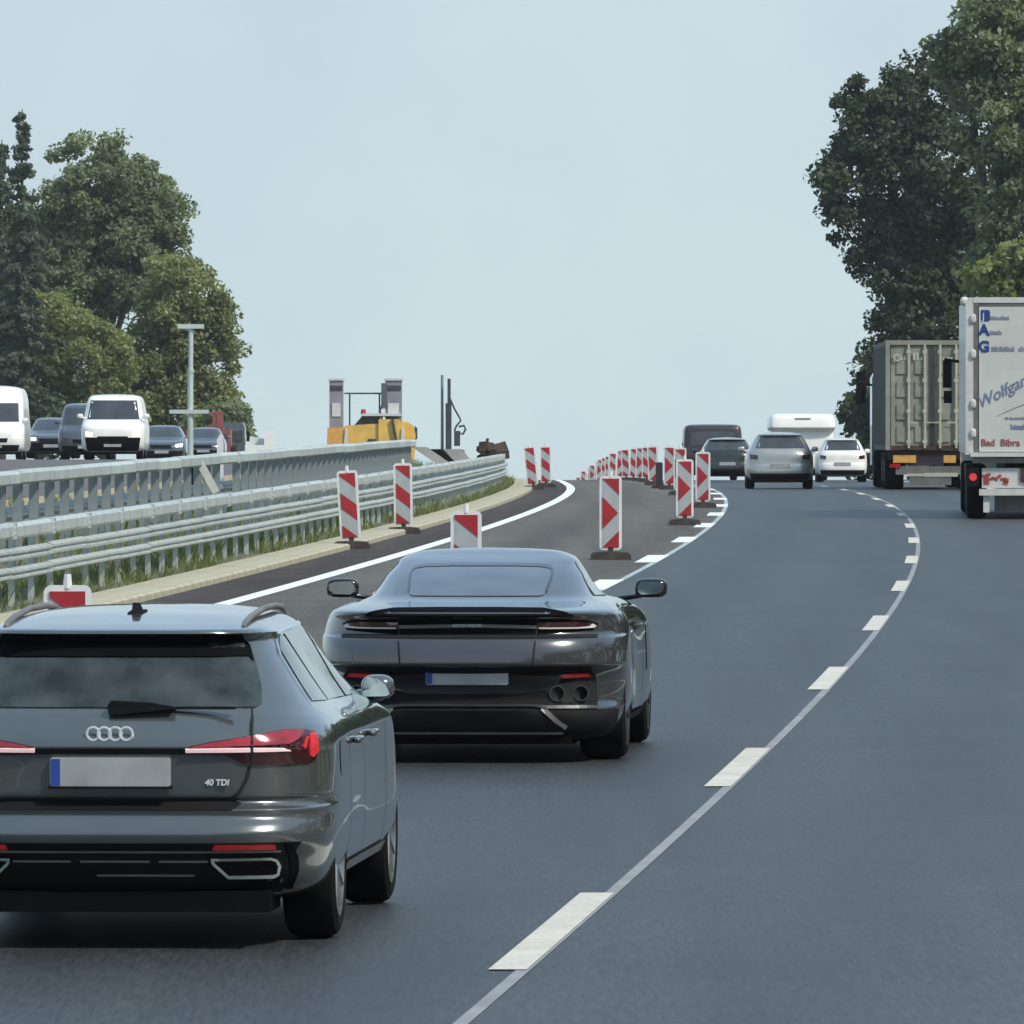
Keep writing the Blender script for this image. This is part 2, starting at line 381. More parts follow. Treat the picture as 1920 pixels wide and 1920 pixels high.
def run_posts(parent, me, o, h0, d0, d1, step=2.0, name='post'):
    d = d0
    while d < d1:
        link(name, me, None, parent, (fx(d)+o, d, fz(d)+h0), (0, 0, -heading(d)))
        d += step

near = empty('guardrail', (0, 0, 0), label='galvanised three-rail guardrail along the pale kerb beside the closed lane', cat='guardrail')
L4 = 3.985
rm1 = [beam_mesh('rail', box_profile(.155, .10), L4, m) for m in ('galv', 'galv', 'galv_dull')]
rm2 = [beam_mesh('rail', rail_profile(.135, .07), L4, m) for m in ('galv', 'galv', 'galv_dull')]
run_beams(near, rm1, -8.92, .855, 90, 296, seed=2)
run_beams(near, rm2, -8.90, .61, 90, 296, seed=3)
run_beams(near, rm2, -8.90, .415, 90, 296, seed=5)
pb = MB()
pb.prism([(-.06, -.05), (0, -.05), (0, -.045), (-.055, -.045), (-.055, .045), (0, .045), (0, .05), (-.06, .05)], -.5, .90, 'z')
pme = pb.mesh('post'); pme.materials.append(M['galv'])
run_posts(near, pme, -8.93, 0, 91, 297)

jb = MB(); jb.box((.052, 0, 0), (.118, .26, .165))
for k in range(4): jb.cyl((.105, -.08+.16*(k % 2), -.03+.06*(k//2)), (.118, -.08+.16*(k % 2), -.03+.06*(k//2)), .014, n=6)
jme = jb.mesh('joint_sleeve'); jme.materials.append(M['galv_dull'])
for k in range(52):
    d = 90+4*k; link('joint_sleeve', jme, None, near, (fx(d)-8.92, d, fz(d)+.855), (grade(d), 0, -heading(d)))
far = empty('parapet_barrier', (0, 0, 0), label='tall steel barrier with one thick top rail and close posts, behind the guardrail', cat='barrier')
fm1 = [beam_mesh('rail', box_profile(.17, .14), L4, m) for m in ('galv', 'galv_dull', 'galv_dull', 'galv_pale')]
run_beams(far, fm1, -10.5, 1.25, 106, 152, seed=8)
run_beams(far, fm1, -10.5, 1.25, 154.5, 226, seed=9)
fp = MB()
fp.prism([(-.09, -.055), (.02, -.055), (.02, -.045), (-.08, -.045), (-.08, .045), (.02, .045), (.02, .055), (-.09, .055)], -.3, 1.165, 'z')
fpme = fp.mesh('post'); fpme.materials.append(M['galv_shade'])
run_posts(far, fpme, -10.47, 0, 107, 153)
run_posts(far, fpme, -10.47, 0, 155.5, 227)
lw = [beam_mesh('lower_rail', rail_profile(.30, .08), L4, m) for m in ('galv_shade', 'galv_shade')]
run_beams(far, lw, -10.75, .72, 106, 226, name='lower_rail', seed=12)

# leaning end strut where the top rail is broken, and the slabs at its far end
d = 146.0
lp = MB(); lp.box((0, 0, 0), (.11, .05, .56))
tag(lp.build('leaning_strut', 'pale_frame', None, None, (place(388, d), d, fz(d)+1.04), (0, math.radians(-29), 0)),
    'pale strut leaning in the gap of the tall steel barrier', 'strut')
dg = MB(); dg.prism([(-.06, 0), (.09, 0), (.07, .9), (-.02, 1.27), (-.06, 1.27)], -.05, .05)  # black piece put in to stand for the dark gap in the rail
tag(dg.build('dark_gap', 'black_plastic', None, None, (place(366, 152.9), 152.9, fz(152.9)), None),
    'black piece standing for the dark gap in the tall barrier', 'post')

def slab(px0, px1, pxs, y0, y1, d, m, name, label, thick=.12, cat='concrete slab'):
    s = FOC/d; zt = EYE+(HOR-y0)/s; zb = EYE+(HOR-y1)/s
    x0, x1, sh = place(px0, d), place(px1, d), pxs/s
    g = fz(d)+.1
    mb = MB(); xc = (x0+x1)/2
    mb.prism([(x0-xc, zt-g), (x1-xc, zt-g), (x1-xc+sh, zb-g), (x1-xc+sh, -.05), (x0-xc+sh, -.05), (x0-xc+sh, zb-g)], 0, thick)
    return tag(mb.build(name, m, None, None, (xc, d, g)), label, cat)
slab(772, 800, 44, 838, 868, 231, 'concrete', 'concrete_slab', 'left pale concrete slab tilted at the end of the tall barrier')
slab(803, 828, 30, 842, 870, 232, 'black_plastic', 'dark_board', 'black slanted panel between two pale slabs at the barrier end', cat='board')
slab(832, 866, 22, 842, 868, 233, 'concrete', 'concrete_slab', 'right pale concrete slab tilted beside the black panel')
rb = MB(); r = random.Random(3)
for k in range(9):
    rb.box((r.uniform(-.28, .28), r.uniform(-.3, .3), .25+r.uniform(0, .5)), (r.uniform(.12, .4), .4, r.uniform(.12, .3)), (r.uniform(-.5, .5), r.uniform(-.6, .6), r.uniform(0, 3)))
rb.box((-.2, 0, .45), (.08, .08, 1.1), (0, .2, 0)); rb.box((0, 0, .15), (.5, .4, .4))
d = 262
tag(rb.build('rubble_heap', 'rust', None, None, (place(921, d), d, fz(d)+.35)), 'dark brown heap of scrap behind the far end of the guardrail', 'scrap heap')

# ------------------------------------------------------------------ warning beacons
def round_rect(w, h, r, n=4, cx=0, cz=0):
    pts = []
    for (sx, sz, a0) in ((1, -1, -90), (1, 1, 0), (-1, 1, 90), (-1, -1, 180)):
        for k in range(n+1):
            a = math.radians(a0+90*k/n); pts.append((cx+sx*(w/2-r)+r*math.cos(a), cz+sz*(h/2-r)+r*math.sin(a)))
    return pts
def clip_poly(poly, x0, x1, z0, z1):
    def cl(p, f, inter):
        out = []
        for i in range(len(p)):
            a, b = p[i], p[(i+1) % len(p)]
            if f(a): out.append(a)
            if f(a) != f(b): out.append(inter(a, b))
        return out
    def ix(v): return lambda a, b: (v, a[1]+(b[1]-a[1])*(v-a[0])/(b[0]-a[0]))
    def iz(v): return lambda a, b: (a[0]+(b[0]-a[0])*(v-a[1])/(b[1]-a[1]), v)
    for f, i in ((lambda p: p[0] >= x0, ix(x0)), (lambda p: p[0] <= x1, ix(x1)), (lambda p: p[1] >= z0, iz(z0)), (lambda p: p[1] <= z1, iz(z1))):
        if poly: poly = cl(poly, f, i)
    return poly
BW, BH, BZ = .30, 1.0, .62       # board width, height, centre height
fw, fh = .225, .925              # printed face
_meshes = {}
def beacon_meshes():
    b = MB(); b.prism(round_rect(BW, BH, .05, cz=BZ), -.02, .03); _meshes['board'] = b.mesh('board', 40); _meshes['board'].materials.append(M['white_plastic'])
    b = MB(); b.prism(round_rect(fw, fh, .012, cz=BZ), -.025, -.018); _meshes['face'] = b.mesh('face'); _meshes['face'].materials.append(M['reflective_grey'])
    z0, z1 = BZ-fh/2, BZ+fh/2; x0, x1 = -fw/2, fw/2
    b = MB(); t = .225
    for k in range(-1, 4):                                 # stripes falling to the right
        zt = z1+.19-k*.47
        p = clip_poly([(x0, zt), (x1, zt-.18), (x1, zt-.18-t), (x0, zt-t)], x0, x1, z0, z1)
        if len(p) > 2: b.prism(p, -.031, -.024)
    _meshes['slant'] = b.mesh('red_stripes'); _meshes['slant'].materials.append(M['red_sheet'])
    b = MB()                                               # arrow beacon pointing right
    for p in ([(x0, z1), (x1, z1), (x1, z1-.22)], [(x0, BZ+.22), (x1-.012, BZ), (x0, BZ-.22)], [(x1, z0+.22), (x1, z0), (x0, z0)]):
        b.prism(p, -.031, -.024)
    _meshes['arrow'] = b.mesh('red_stripes'); _meshes['arrow'].materials.append(M['red_sheet'])
    b = MB(); b.cyl((0, 0, BZ+BH/2-.02), (0, 0, BZ+BH/2+.07), .03, .022, 8); _meshes['lamp_socket'] = b.mesh('lamp_socket', 40); _meshes['lamp_socket'].materials.append(M['white_plastic'])
    b = MB(); b.prism([(-.27, -.012), (.27, -.012), (.27, .05), (.23, .09), (.10, .10), (-.10, .10), (-.23, .09), (-.27, .05)], -.38, .38)
    b.box((0, 0, .13), (.07, .05, .08)); _meshes['foot'] = b.mesh('foot', 40); _meshes['foot'].materials.append(M['rubber_brown'])
    b = MB(); b.cyl((0, 0, .08), (0, 0, .20), .022, n=8); _meshes['stem'] = b.mesh('stem', 40); _meshes['stem'].materials.append(M['galv_dull'])
beacon_meshes()
def beacon(px, d, kind, label, group, tilt=0., yaw=0., x=None, lamp=True, name='warning_beacon'):
    x = place(px, d) if x is None else x
    e = empty(name, (x, d, fz(d)+.006), (grade(d), 0, yaw), label, 'beacon', group)
    for k in (['board', 'face', kind, 'foot', 'stem']+(['lamp_socket'] if lamp else [])):
        nm = {'slant': 'red_stripes', 'arrow': 'red_stripes'}.get(k, k)
        o = link(nm, _meshes[k], None, e)
        if tilt and k not in ('foot', 'stem'): o.rotation_euler = (0, tilt, 0)
    return e
G1 = 'beacons with slanting stripes'; G2 = 'arrow beacons along the open lane'
beacon(127, 63, 'slant', 'red and white beacon rising behind the grey estate car roof', G1)
beacon(659, 144.5, 'slant', 'tilted striped beacon at the kerb, left of two by the guardrail', G1, tilt=-.06)
beacon(757, 160.5, 'slant', 'upright striped beacon at the kerb, right of two by the guardrail', G1, tilt=-.015)
beacon(874, 97, 'slant', 'striped beacon standing directly behind the dark coupe roof', G1)
beacon(1145, 135, 'arrow', 'large arrow beacon alone on the closed lane right of the coupe', G2)
beacon(1284, 172, 'arrow', 'arrow beacon in front of its pair beside the dashed lane edge', G2)
beacon(1318, 203, 'arrow', 'arrow beacon just behind its pair beside the dashed lane edge', G2)
beacon(1000, 262, 'slant', 'tilted striped beacon at the far end of the guardrail', G1, tilt=-.10)
beacon(1024, 275, 'slant', 'upright striped beacon last at the far end of the guardrail', G1, tilt=-.02)
beacon(1255, 262, 'arrow', 'faded beacon between the dark post and the arrow pair', G2)
beacon(1275, 238, 'arrow', 'half hidden arrow beacon just left of the arrow pair', G2)
for k in range(22):
    d = 288+k*15.5
    beacon(0, d, 'slant' if k % 3 else 'arrow', 'far red and white beacon in the long row over the hill crest', 'row of beacons over the crest', x=fx(d)-4.55+rng.uniform(-.12, .12), tilt=rng.uniform(-.06, .06), lamp=k % 2 == 0)
d = 268
bo = MB(); bo.prism(round_rect(.19, .66, .05, cz=.37), -.03, .03); bo.prism([(-.22, -.01), (.22, -.01), (.2, .07), (-.2, .07)], -.15, .15)
tag(bo.build('dark_post', 'maroon_paint', None, 40, (place(1236, d), d, fz(d))), 'dark purple post among the far beacons', 'post')

# ------------------------------------------------------------------ weeds along the guardrail
def blades(name, n, o0, o1, d0, d1, hmin, hmax, wid, seed, label, zf, m='grass', clump=.5):
    r = np.random.default_rng(seed)
    nc = int(n*clump/8)
    cd = r.uniform(d0, d1, nc); co = r.uniform(o0, o1, nc); ch = r.uniform(.5, 1., nc)**1.5
    idx = r.integers(0, nc, n)
    dd = cd[idx]+r.normal(0, .16, n); oo = np.clip(co[idx]+r.normal(0, .12, n), o0, o1)
    h = (hmin+(hmax-hmin)*r.random(n))*ch[idx]
    x = XL(dd)+oo; z = zr(dd)+zf(oo)
    a = r.uniform(0, 2*math.pi, n); lean = r.normal(0, .35, (n, 2))*h[:, None]
    w = wid*(.5+r.random(n))
    ux, uy = np.cos(a)*w, np.sin(a)*w
    v = np.zeros((n, 4, 3))
    v[:, 0] = np.c_[x-ux, dd-uy, z-.02]; v[:, 1] = np.c_[x+ux, dd+uy, z-.02]
    v[:, 2] = np.c_[x+ux*.6+lean[:, 0]*.5, dd+uy*.6+lean[:, 1]*.5, z+h*.6]; v[:, 3] = np.c_[x+lean[:, 0], dd+lean[:, 1], z+h]
    f = np.arange(n*4).reshape(n, 4)
    me = bpy.data.meshes.new(name); me.from_pydata(v.reshape(-1, 3).tolist(), [], f.tolist())
    at = me.attributes.new('tint', 'FLOAT', 'POINT'); at.data.foreach_set('value', np.repeat(np.clip(ch[idx]*.6+r.normal(0, .2, n), 0, 1), 4).astype(np.float32))
    o = link(name, me, m); return tag(o, label, 'weeds', kind='stuff')
medz = lambda o: .03+(.62-.03)*np.clip((-8.62-o)/4.28, 0, 1)
blades('verge_grass', 17000, -9.7, -8.74, 88, 300, .07, .30, .007, 5, 'green weeds growing under the guardrail along the kerb', medz)
blades('median_weeds', 9000, -12.4, -9.3, 92, 300, .12, .50, .009, 6, 'tall weeds on the median between the two barriers', medz)

# ------------------------------------------------------------------ signpost frame on the median
d = 168; s = FOC/d
e = empty('signpost', (place(357, d), d, fz(d)+.35), (0, 0, 0), 'bare grey signpost with two crossbars standing behind the tall barrier', 'signpost')
zt = EYE+(HOR-612)/s-(fz(d)+.35); zm = EYE+(HOR-772)/s-(fz(d)+.35); zj = EYE+(HOR-695)/s-(fz(d)+.35)
p = MB(); p.cyl((0, 0, -.2), (0, 0, zj), .052, .05, 12); p.build('pole', 'galv_pale', e, 40)
p = MB(); p.cyl((.004, 0, zj), (.012, 0, zt), .042, .04, 12); p.cyl((.003, 0, zj-.03), (.003, 0, zj+.03), .058, n=12); p.build('pole_extension', 'galv_pale', e, 40)
p = MB(); p.box((.01, -.05, zt), (.44, .05, .075)); p.build('crossbar', 'galv_pale', e)
p = MB(); p.box((-.02, -.06, zm), (.66, .05, .065)); p.build('crossbar', 'galv_pale', e)
d = 157
mp = MB(); mp.prism([(-.05, 0), (.05, 0), (.05, 1.50), (0, 1.56), (-.05, 1.47)], -.03, .03)
tag(mp.build('marker_post', 'white_plastic', None, None, (place(413, d), d, fz(d)+.05)), 'thin white marker post beside the leaning strut', 'post')

# ------------------------------------------------------------------ vehicles: a body lofted through level outlines
def pchip(y, t):
    n = len(y); h = np.diff(y); m = np.zeros(n)
    for i in range(1, n-1):
        if h[i-1]*h[i] > 0: m[i] = 2*h[i-1]*h[i]/(h[i-1]+h[i])
    m[0], m[-1] = h[0], h[-1]
    i = np.clip(t.astype(int), 0, n-2); u = t-i
    return (2*u**3-3*u**2+1)*y[i]+(u**3-2*u**2+u)*m[i]+(-2*u**3+3*u**2)*y[i+1]+(u**3-u**2)*m[i+1]
class Loft:
    """levels: rows of (z, half width, rear y, front y, corner exponent, corner length, waist)"""
    def __init__(s, levels, sub=5, nr=24, nsd=14, nf=12):
        L = np.array(levels, float); t = np.linspace(0, len(L)-1, (len(L)-1)*sub+1)
        C = np.array([pchip(L[:, k], t) for k in range(L.shape[1])]).T
        s.G = np.array([s.outline(*c, nr, nsd, nf) for c in C]); s.Z = C[:, 0]
    @staticmethod
    def outline(z, w, r, f, ex, Lr, waist, nr, nsd, nf):
        Lr = min(Lr, (f-r)*.45); Lf = min(max(.5, w*1.1), (f-r)*.4)
        def quarter(L, n, e):
            th = np.linspace(0, math.pi/2, 160)
            x = w*np.sin(th)**(2/e); y = L*(1-np.cos(th)**(2/e))
            a = np.r_[0, np.cumsum(np.hypot(np.diff(x), np.diff(y)))]; q = np.linspace(0, a[-1], n)
            return np.interp(q, a, x), np.interp(q, a, y)
        xr, yr = quarter(Lr, nr, ex); xf, yf = quarter(Lf, nf, 2.6)
        u = np.linspace(0, 1, nsd+2)[1:-1]
        xs = w-waist*np.sin(math.pi*u)**2; ys = r+Lr+(f-Lf-r-Lr)*u
        x = np.r_[xr, xs, xf[::-1]]; y = np.r_[r+yr, ys, f-yf[::-1]]
        return np.c_[x, y, np.full(len(x), z)]
    def mesh(s, name):
        ns, nt, _ = s.G.shape; ring = 2*nt-2; vs = []
        for g in s.G:
            vs += [tuple(p) for p in g]+[(-p[0], p[1], p[2]) for p in g[-2:0:-1]]
        fs = [(i*ring+k, i*ring+(k+1) % ring, (i+1)*ring+(k+1) % ring, (i+1)*ring+k) for i in range(ns-1) for k in range(ring)]
        vs.append((0, float(s.G[-1][:, 1].mean()), float(s.Z[-1])+.002)); tp = len(vs)-1; b = (ns-1)*ring
        fs += [(b+k, b+(k+1) % ring, tp) for k in range(ring)]
        vs.append((0, float(s.G[0][:, 1].mean()), float(s.Z[0]))); bt = len(vs)-1
        fs += [((k+1) % ring, k, bt) for k in range(ring)]
        me = bpy.data.meshes.new(name); me.from_pydata(vs, [], fs); return me
    def _row(s, z):
        q = np.interp(z, s.Z, np.arange(len(s.Z))); i = min(int(q), len(s.Z)-2); u = q-i
        return s.G[i]*(1-u)+s.G[i+1]*u
    def at(s, a, z, mode='a'):
        g = s._row(z); sg = 1.
        if mode == 'a':
            sg = -1. if a < 0 else 1.; a = abs(a)
            arc = np.r_[0, np.cumsum(np.linalg.norm(np.diff(g[:, :2], axis=0), axis=1))]
            p = np.array([np.interp(a, arc, g[:, 0]), np.interp(a, arc, g[:, 1]), z])
        else:                     # a is a y place on the side; mode 'y' right, 'Y' left
            k = int(len(g)*.30); p = np.array([np.interp(a, g[:, 1], g[:, 0]), a, z]); sg = -1. if mode == 'Y' else 1.
        p[0] *= sg; return p
    def frame(s, a, z, mode='a'):
        e = .006; p = s.at(a, z, mode)
        if mode == 'a':
            t = s.at(a+e, z, mode)-s.at(a-e, z, mode)
            if abs(a) < .01: t = np.array([1., 0, 0])
        else: t = (s.at(a+e, z, mode)-s.at(a-e, z, mode))*(1 if mode == 'y' else -1)
        v = s.at(a, z+e, mode)-s.at(a, z-e, mode)
        n = np.cross(t, v); n /= max(1e-9, np.linalg.norm(n))
        return p, n
    def patch(s, poly, off=.004, res=.05, mode='a', skirt=.02):
        P = [Vector(p) for p in poly]; B = []
        for i in range(len(P)):                            # refine the edge
            a, b = P[i], P[(i+1) % len(P)]; n = max(1, int((b-a).length/res+.5))
            B += [a.lerp(b, k/n) for k in range(n)]
        n0 = len(B); xs = [p.x for p in B]; ys = [p.y for p in B]
        def inside(x, y):
            c = False
            for i in range(n0):
                a, b = B[i], B[i-1]
                if (a.y > y) != (b.y > y) and x < (b.x-a.x)*(y-a.y)/(b.y-a.y)+a.x: c = not c
            return c
        pts = list(B); X = np.arange(min(xs)+res/2, max(xs), res); Y = np.arange(min(ys)+res/2, max(ys), res)
        for x in X:
            for y in Y:
                if inside(x, y) and min((Vector((x, y))-q).length for q in B) > res*.45: pts.append(Vector((x, y)))
        r = delaunay_2d_cdt(pts, [], [list(range(n0))], 1, 1e-6)
        ov, of = r[0], r[2]
        vs, ns = [], []
        for q in ov:
            p, n = s.frame(q.x, q.y, mode); vs.append(tuple(p+n*off)); ns.append(n)
        fs = [tuple(f) for f in of]
        ed = {}
        for f in fs:
            for k in range(len(f)):
                e = (f[k], f[(k+1) % len(f)]); ed[e] = ed.get(e, 0)+1
        rim = [e for e in ed if (e[1], e[0]) not in ed]; low = {}
        for e in rim:
            for k in e:
                if k not in low: low[k] = len(vs); vs.append(tuple(np.array(vs[k])-ns[k]*skirt))
        fs += [(a, low[a], low[b], b) for a, b in rim]
        mb = MB(); mb.add(vs, fs); return mb
    def line(s, path, w, off=.0035, mode='a'):
        """a narrow band along a path on the skin (panel gaps, creases)"""
        pts = []
        for a, b in zip(path[:-1], path[1:]):
            n = max(2, int(math.hypot(b[0]-a[0], b[1]-a[1])/.03))
            pts += [(a[0]+(b[0]-a[0])*k/n, a[1]+(b[1]-a[1])*k/n) for k in range(n)]
        pts.append(path[-1]); vs = []
        for i, p in enumerate(pts):
            q0, q1 = pts[max(0, i-1)], pts[min(len(pts)-1, i+1)]
            dx, dz = q1[0]-q0[0], q1[1]-q0[1]; l = math.hypot(dx, dz) or 1; nx, nz_ = -dz/l*w/2, dx/l*w/2
            for sg in (1, -1):
                c, n = s.frame(p[0]+nx*sg, p[1]+nz_*sg, mode); vs.append(tuple(c+n*off))
        mb = MB(); mb.add(vs, [(2*i, 2*i+1, 2*i+3, 2*i+2) for i in range(len(pts)-1)]); return mb
def mir(poly): return [(-a, z) for a, z in reversed(poly)]
def blob(mb, c, size, e=3., nu=18, nv=12):
    vs = []
    def f(t, e): return math.copysign(abs(t)**(2/e), t)
    for j in range(nv+1):
        ph = -math.pi/2+math.pi*j/nv
        for i in range(nu):
            th = 2*math.pi*i/nu
            vs.append((c[0]+size[0]/2*f(math.cos(ph), e)*f(math.cos(th), e), c[1]+size[1]/2*f(math.cos(ph), e)*f(math.sin(th), e), c[2]+size[2]/2*f(math.sin(ph), e)))
    fs = [(j*nu+i, j*nu+(i+1) % nu, (j+1)*nu+(i+1) % nu, (j+1)*nu+i) for j in range(nv) for i in range(nu)]
    return mb.add(vs, fs)
def wheel(parent, x, y, R, wd, rim='alloy', spokes=10, rimr=.70):
    """tyre and rim; x is the outer side's place"""
    sg = 1 if x > 0 else -1; h = wd
    e = MB()
    prof = [(-h, R*rimr), (-h, R*.86), (-h*.93, R*.95), (-h*.78, R), (-h*.22, R), (-h*.07, R*.95), (0, R*.86), (-.012, R*rimr)]
    e.lathe([(sg*a, r) for a, r in prof], 36)
    t = e.build('tyre', 'tyre', parent, 35, (x, y, R))
    r = MB()
    r.lathe([(sg*-.02, R*rimr), (sg*-.005, R*rimr), (sg*-.005, R*(rimr-.07)), (sg*-.10, R*(rimr-.09)), (sg*-.10, R*rimr)], 36)
    r.cyl((sg*-.05, 0, 0), (sg*-.03, 0, 0), R*.17, n=14)
    for k in range(spokes):
        a = 2*math.pi*k/spokes
        p0 = Vector((sg*-.035, math.cos(a)*R*.12, math.sin(a)*R*.12)); p1 = Vector((sg*-.018, math.cos(a+.12)*R*(rimr-.05), math.sin(a+.12)*R*(rimr-.05)))
        r.cyl(p0, p1, .022, .016, 5)
    r.build('rim', rim, t, 35)
    b = MB(); b.cyl((sg*-.13, 0, 0), (sg*-.12, 0, 0), R*rimr*.98, n=20); b.build('brake_disc', 'black_plastic', t)
    return t
def bool_arches(o, cuts):
    me = o.data
    for (x0, x1, y, z, R) in cuts:
        mb = MB(); mb.cyl((x0, y, z), (x1, y, z), R, n=40); c = mb.mesh('cut')
        c.materials.append(me.materials[0]); c.materials.append(M['shut'])
        c.polygons.foreach_set('material_index', [1]*len(c.polygons))
        co = bpy.data.objects.new('cut', c); COL.objects.link(co)
        md = o.modifiers.new('b', 'BOOLEAN'); md.operation = 'DIFFERENCE'; md.object = co; md.solver = 'EXACT'
        dg_ = bpy.context.evaluated_depsgraph_get(); dg_.update()
        nm = bpy.data.meshes.new_from_object(o.evaluated_get(dg_))
        o.modifiers.clear(); o.data = nm
        bpy.data.objects.remove(co)
    return o
def finish_body(o, ang=38):
    me = o.data; me.polygons.foreach_set('use_smooth', [True]*len(me.polygons)); me.set_sharp_from_angle(angle=math.radians(ang))
def on_road(name, px, d, label, cat, group=None, extra_yaw=0., off=None, x=None):
    x = place(px, d) if x is None else x
    if off is not None: x = fx(d)+off
    return empty(name, (x, d, fz(d)), (grade(d+2), 0, -heading(d+2)+extra_yaw), label, cat, group)
def part(L, parent, name, m, poly, both=False, off=.004, res=.05, mode='a', skirt=.015, label=None, smooth=45):
    out = []
    for q, md in ([(poly, mode)]+([(mir(poly), mode)] if both and mode == 'a' else [])+([(poly, 'Y')] if both and mode == 'y' else [])):
        o = L.patch(q, off, res, md, skirt).build(name, m, parent, smooth); out.append(o)
        if label: o['label'] = label
    return out
def ring_patch(L, parent, name, m, outer, inner, both=True, off=.008):
    """a frame between two outlines with the same number of points"""
    res = []
    for sgn in ((1, -1) if both else (1,)):
        vs = []; n = len(outer)
        for (a, z), (b, y) in zip(outer, inner):
            p, nn = L.frame(a*sgn, z); q, mm = L.frame(b*sgn, y)
            vs += [tuple(p+nn*off*.2), tuple(p+nn*off), tuple(q+mm*off), tuple(q-mm*.01)]
        fs = [(i*4+k, ((i+1) % n)*4+k, ((i+1) % n)*4+k+1, i*4+k+1) for i in range(n) for k in range(3)]
        mb = MB(); mb.add(vs, fs); res.append(mb.build(name, m, parent, 30))
    return res

# ---------- the grey estate car
def estate():
    e = on_road('estate_car', 205, 43.0, 'dark grey estate car with roof rails and lit tail lights, nearest at lower left', 'car', extra_yaw=EST_YAW)
    lv = [  # z, w, rear, front, exponent, corner length, waist
        (.19, .70, .50, 4.20, 4.0, .6, 0), (.23, .83, .20, 4.60, 4.0, .8, 0), (.30, .885, .09, 4.70, 4.2, .9, 0), (.40, .912, .045, 4.74, 4.2, 1., .005),
        (.465, .921, .012, 4.75, 4.2, 1., .008), (.50, .923, .004, 4.76, 4.2, 1., .008), (.53, .923, .018, 4.75, 4.2, 1., .008), (.575, .922, .05, 4.74, 4.2, 1., .008),
        (.60, .922, .045, 4.73, 4.2, 1., .008), (.615, .921, .075, 4.73, 4.2, 1., .008), (.64, .921, .095, 4.72, 4.2, 1., .008), (.66, .920, .075, 4.72, 4.2, 1., .008),
        (.74, .918, .068, 4.70, 4.2, 1., .008), (.84, .914, .060, 4.62, 4.2, 1., .010), (.872, .912, .045, 4.55, 4.2, 1., .010), (.90, .908, .052, 4.45, 4.2, 1., .010),
        (.945, .893, .085, 4.1, 4.0, 1., .010), (.985, .862, .120, 3.75, 3.8, 1., .012), (1.02, .825, .155, 3.52, 3.8, 1., .012), (1.06, .795, .20, 3.40, 3.8, 1., .012),
        (1.14, .745, .275, 3.20, 3.8, 1., .008), (1.24, .688, .365, 2.96, 3.8, 1., .004), (1.31, .648, .420, 2.82, 3.8, 1., 0), (1.335, .634, .405, 2.77, 4.0, .9, 0),
        (1.350, .622, .360, 2.73, 4.4, .8, 0), (1.363, .608, .365, 2.70, 4.4, .8, 0), (1.380, .580, .50, 2.64, 4.2, .8, 0), (1.400, .535, .74, 2.57, 4, .8, 0),
        (1.418, .465, 1.02, 2.48, 3.6, .7, 0), (1.430, .36, 1.32, 2.38, 3., .6, 0), (1.437, .22, 1.58, 2.2, 2.6, .5, 0), (1.439, .06, 1.8, 2.0, 2.2, .1, 0)]
    L = Loft(lv)
    me = L.mesh('body'); me.materials.append(M['grey_paint']); me.materials.append(M['shut'])
    o = link('body', me, None, e)
    R = .335
    bool_arches(o, [(.60, 1.2, 1.06, R, R+.045), (-1.2, -.60, 1.06, R, R+.045), (.60, 1.2, 3.88, R, R+.045), (-1.2, -.60, 3.88, R, R+.045)])
    finish_body(o)
    # rear glass; its black upper band paints in the spoiler's underside and shadow
    gp = [(-.62, 1.035), (.62, 1.035), (.655, 1.05), (.655, 1.12), (.632, 1.22), (.607, 1.29), (.56, 1.328), (-.56, 1.328), (-.607, 1.29), (-.632, 1.22), (-.655, 1.12), (-.655, 1.05)]
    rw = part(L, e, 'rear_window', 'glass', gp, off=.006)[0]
    bb = part(L, e, 'spoiler_shadow_band', 'matte_black', [(-.615, 1.225), (-.59, 1.245), (.59, 1.245), (.615, 1.225), (.60, 1.29), (.56, 1.342), (-.56, 1.342), (-.60, 1.29)], off=.012)[0]
    part(L, bb, 'brake_light', 'grey_print', [(-.07, 1.305), (.07, 1.31), (.07, 1.322), (-.06, 1.322)], off=.016)
    part(L, e, 'light_bar', 'black_gloss', [(-.345, .842), (.345, .842), (.345, .868), (-.345, .868)], off=.006)
    lamp = [(.318, .860), (.335, .874), (.45, .894), (.60, .915), (.76, .936), (.90, .934), (.965, .925), (.985, .90), (.982, .845), (.955, .808), (.90, .797), (.66, .792), (.57, .800), (.50, .835), (.40, .842), (.325, .845)]
    for sg in (1, -1):
        q = lamp if sg > 0 else mir(lamp)
        tl = L.patch(q, .010, .04).build('tail_light', 'lamp_dark', e, 40)
        def sub(n, m, p, off=.014): return L.patch(p if sg > 0 else mir(p), off, .04).build(n, m, tl, 40)
        sub('upper_lens', 'lamp_red', [(.36, .876), (.45, .890), (.60, .911), (.76, .931), (.88, .931), (.84, .90), (.78, .880), (.345, .872)])
        sub('light_strip', 'led', [(.325, .8575), (.60, .8585), (.60, .8695), (.325, .868)], .018)
        sub('light_strip', 'led', [(.615, .8585), (.79, .858), (.76, .8665), (.615, .8695)], .018)
        sub('lit_lens', 'lamp_bright', [(.865, .870), (.885, .905), (.905, .905), (.875, .862)], .018)
        sub('lit_lens', 'lamp_bright', [(.905, .83), (.93, .82), (.975, .85), (.978, .90), (.955, .918), (.92, .915)], .018)
        L.line([(.607*sg, .99), (.607*sg, .795)], .010, .019).build('lamp_gap', 'shut', e)
        L.line([(.607*sg, 1.05), (.607*sg, .935)], .008, .0045).build('panel_gap', 'shut', e)
        L.line([(.60*sg, .792), (.585*sg, .735), (.555*sg, .68), (.51*sg, .64)], .016).build('panel_gap', 'shut', e)
